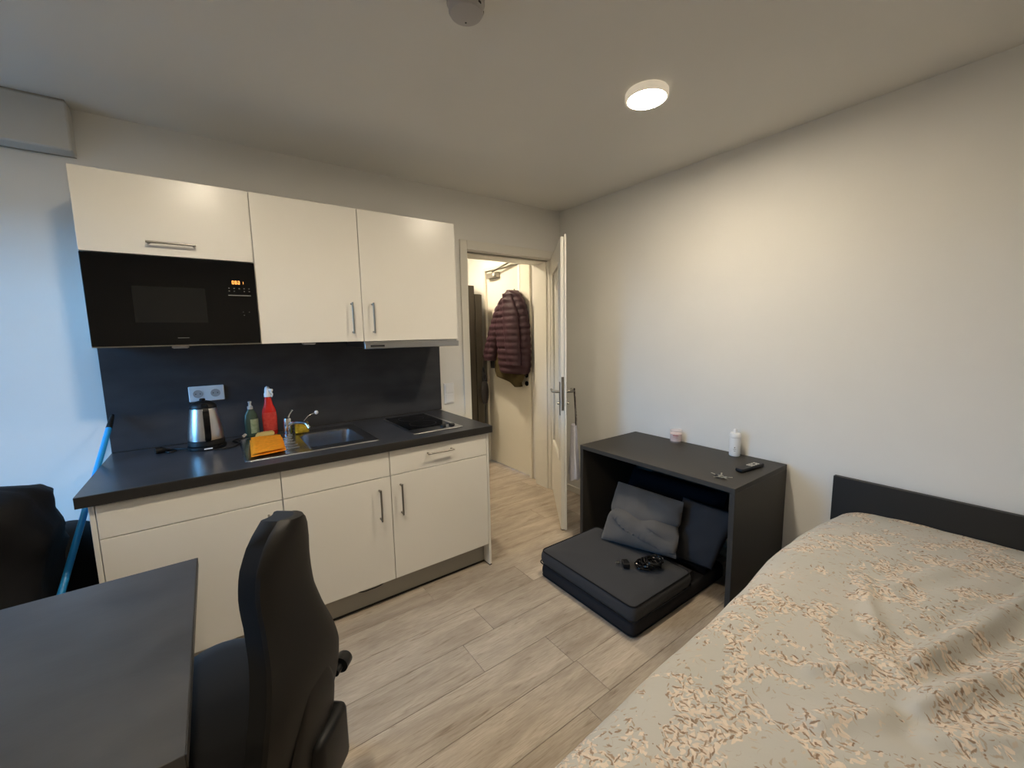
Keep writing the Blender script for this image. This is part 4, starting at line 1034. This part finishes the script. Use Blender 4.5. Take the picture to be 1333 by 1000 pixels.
jk = thing('jacket', (FX - .08, .60, .92), 'maroon quilted jacket hanging on the entrance door in the hall', 'jacket')
def garment(outline, xb, depth, quilt, seed, lean=0.0, ncut=None):
    """outline: list of (z, y_left, y_right); hangs against plane x = xb"""
    bm = B(); rings = []
    NZ = 60
    zs = [o_[0] for o_ in outline]
    for i in range(NZ + 1):
        z = zs[0] + (zs[-1] - zs[0]) * i / NZ
        for (za, la, ra), (zb, lb, rb) in zip(outline[:-1], outline[1:]):
            if min(za, zb) - 1e-9 <= z <= max(za, zb) + 1e-9:
                t = (z - za) / (zb - za); l = la + (lb - la) * t; r = ra + (rb - ra) * t; break
        c = (l + r) / 2; w = abs(l - r) / 2
        q = abs(math.sin((z) * math.pi / quilt)) ** .6 if quilt else .5
        ring = []
        for k in range(40):
            a = 2 * math.pi * k / 40
            fold = 1 + .22 * math.sin(3.0 * a + seed + z * 3) * .5 + .12 * noise.noise(Vector((math.cos(a) * 2 + seed, math.sin(a) * 2, z * 5)))
            dd = depth * (1 + lean * (zs[0] - z))
            y = c + w * math.cos(a) * (1 + .035 * (q - .5) + .02 * noise.noise(Vector((z * 9, seed, math.cos(a)))))
            x = xb - dd * .5 - dd * .5 * math.sin(a) * fold * (.82 + .22 * q)
            x = min(x, xb)
            ring.append(Vector((x, y, z)))
        rings.append(ring)
    ring_faces(bm, rings); return bm
obj('body', garment([(1.868, .50, .56), (1.82, .40, .66), (1.72, .325, .74), (1.55, .275, .80), (1.35, .255, .78), (1.12, .262, .74), (1.06, .300, .70)], FX - .006, .15, .062, 1.0, .25), 'jacket', jk, smooth=True, angle=80)
obj('sleeve', garment([(1.80, .60, .68), (1.70, .62, .80), (1.50, .70, .90), (1.30, .78, .985), (1.22, .80, 1.005), (1.17, .82, .99)], FX - .02, .13, .062, 2.4, .3), 'jacket', jk, smooth=True, angle=80)
obj('sleeve', garment([(1.83, .45, .58), (1.65, .36, .60), (1.40, .33, .56), (1.15, .31, .52)], FX - .11, .085, .062, 4.0, .3), 'jacket', jk, smooth=True, angle=80)
obj('lining', garment([(1.45, .42, .80), (1.20, .38, .88), (1.06, .36, .87), (1.00, .38, .84), (.965, .42, .60), (.925, .43, .50)], FX - .03, .085, 0, 5.2, .2), 'jacket_lining', jk, smooth=True, angle=80)
obj('cuff', garment([(1.19, .84, .97), (1.12, .85, .96), (1.085, .87, .95)], FX - .03, .07, 0, 6.0), 'strap_black', jk, smooth=True, angle=80)
obj('hanging_loop', tube(B(), smooth_path([(FX - .045, .525, 1.85), (FX - .055, .53, 1.878), (FX - .055, .54, 1.878), (FX - .045, .548, 1.85)], 4), .003, 6), 'strap_black', jk)

wd = thing('wardrobe', (2.40, 1.20, 0), 'tall dark wardrobe at the far end of the hall', 'wardrobe')
obj('body', box(B(), 1.95, 2.675, 1.02, 1.48, .0005, 1.955, .002), 'wardrobe_dark', wd)
obj('door', box(B(), 1.953, 2.310, 1.001, 1.019, .06, 1.950, .002), 'wardrobe_dark', wd)
obj('door', box(B(), 2.314, 2.672, 1.001, 1.019, .06, 1.950, .002), 'wardrobe_dark', wd)
sr = thing('tall_cabinet', (2.727, 1.20, 0), 'narrow dark tall cabinet between wardrobe and entrance door', 'cabinet')
obj('body', box(B(), 2.679, 2.765, 1.02, 1.47, .0005, 1.868, .002), 'wardrobe_dark', sr)
obj('front', box(B(), 2.681, 2.763, 1.001, 1.019, .03, 1.862, .002), 'wardrobe_dark', sr)
hb_ = thing('shoulder_bag', (2.755, .96, .70), 'small dark bag hanging on the narrow hall cabinet', 'bag')
rings = []
for i in range(13):
    u = i / 12; z = .70 + .24 * u; w = .045 * math.sin(math.pi * (.12 + .76 * u)) ** .5; d = .03 * math.sin(math.pi * (.12 + .76 * u)) ** .5
    rings.append([Vector((2.752 + w * math.cos(a), .965 + d * math.sin(a) * (1 + .15 * math.sin(4 * a + 6 * u)), z)) for a in [2 * math.pi * k / 20 for k in range(20)]])
bm = B(); ring_faces(bm, rings); obj('pouch', bm, 'dark_grey_cloth', hb_, smooth=True, angle=60)
obj('strap', tube(B(), smooth_path([(2.73, .975, .93), (2.745, .985, 1.03), (2.757, .9955, 1.09), (2.765, .985, 1.03), (2.772, .97, .93)], 5), .006, 8), 'strap_black', hb_, smooth=True)
tbg = thing('blue_bag', (2.58, 1.15, 1.956), 'blue plastic bag on top of the dark wardrobe', 'bag')
rings = []
for i in range(14):
    u = i / 13; z = 1.9565 + .20 * u; k = math.sin(math.pi * (.10 + .83 * u)) ** .6
    rings.append([Vector((2.555 + .085 * k * math.cos(a) * (1 + .16 * noise.noise(Vector((math.cos(a) * 2, math.sin(a) * 2, u * 4)))), 1.15 + .11 * k * math.sin(a) * (1 + .2 * noise.noise(Vector((math.cos(a) * 2, math.sin(a) * 2, u * 4 + 8)))), z)) for a in [2 * math.pi * k_ / 28 for k_ in range(28)]])
bm = B(); ring_faces(bm, rings); obj('sack', bm, 'teal_bag', tbg, smooth=True, angle=60)
obj('knot', lathe(B(), [(.012, 0), (.020, .02), (.028, .045), (.012, .05), (0, .05)], (2.555, 1.15, 2.150), 14), 'teal_bag', tbg, smooth=True)

# loose cable under the sink cabinet door
lc = obj('loose_cable', tube(B(), smooth_path([(.90, -.662, .120), (.93, -.690, .125), (.97, -.706, .1335), (1.00, -.711, .1375), (1.03, -.700, .1375), (1.05, -.670, .137)], 6), .003, 8), 'black_plastic', loc=(.97, -.70, .12), smooth=True)
tag(lc, 'short black cable hanging at the plinth below the sink cabinet', 'cable')

for o in bpy.data.objects:
    if '_loc' in o: del o['_loc']
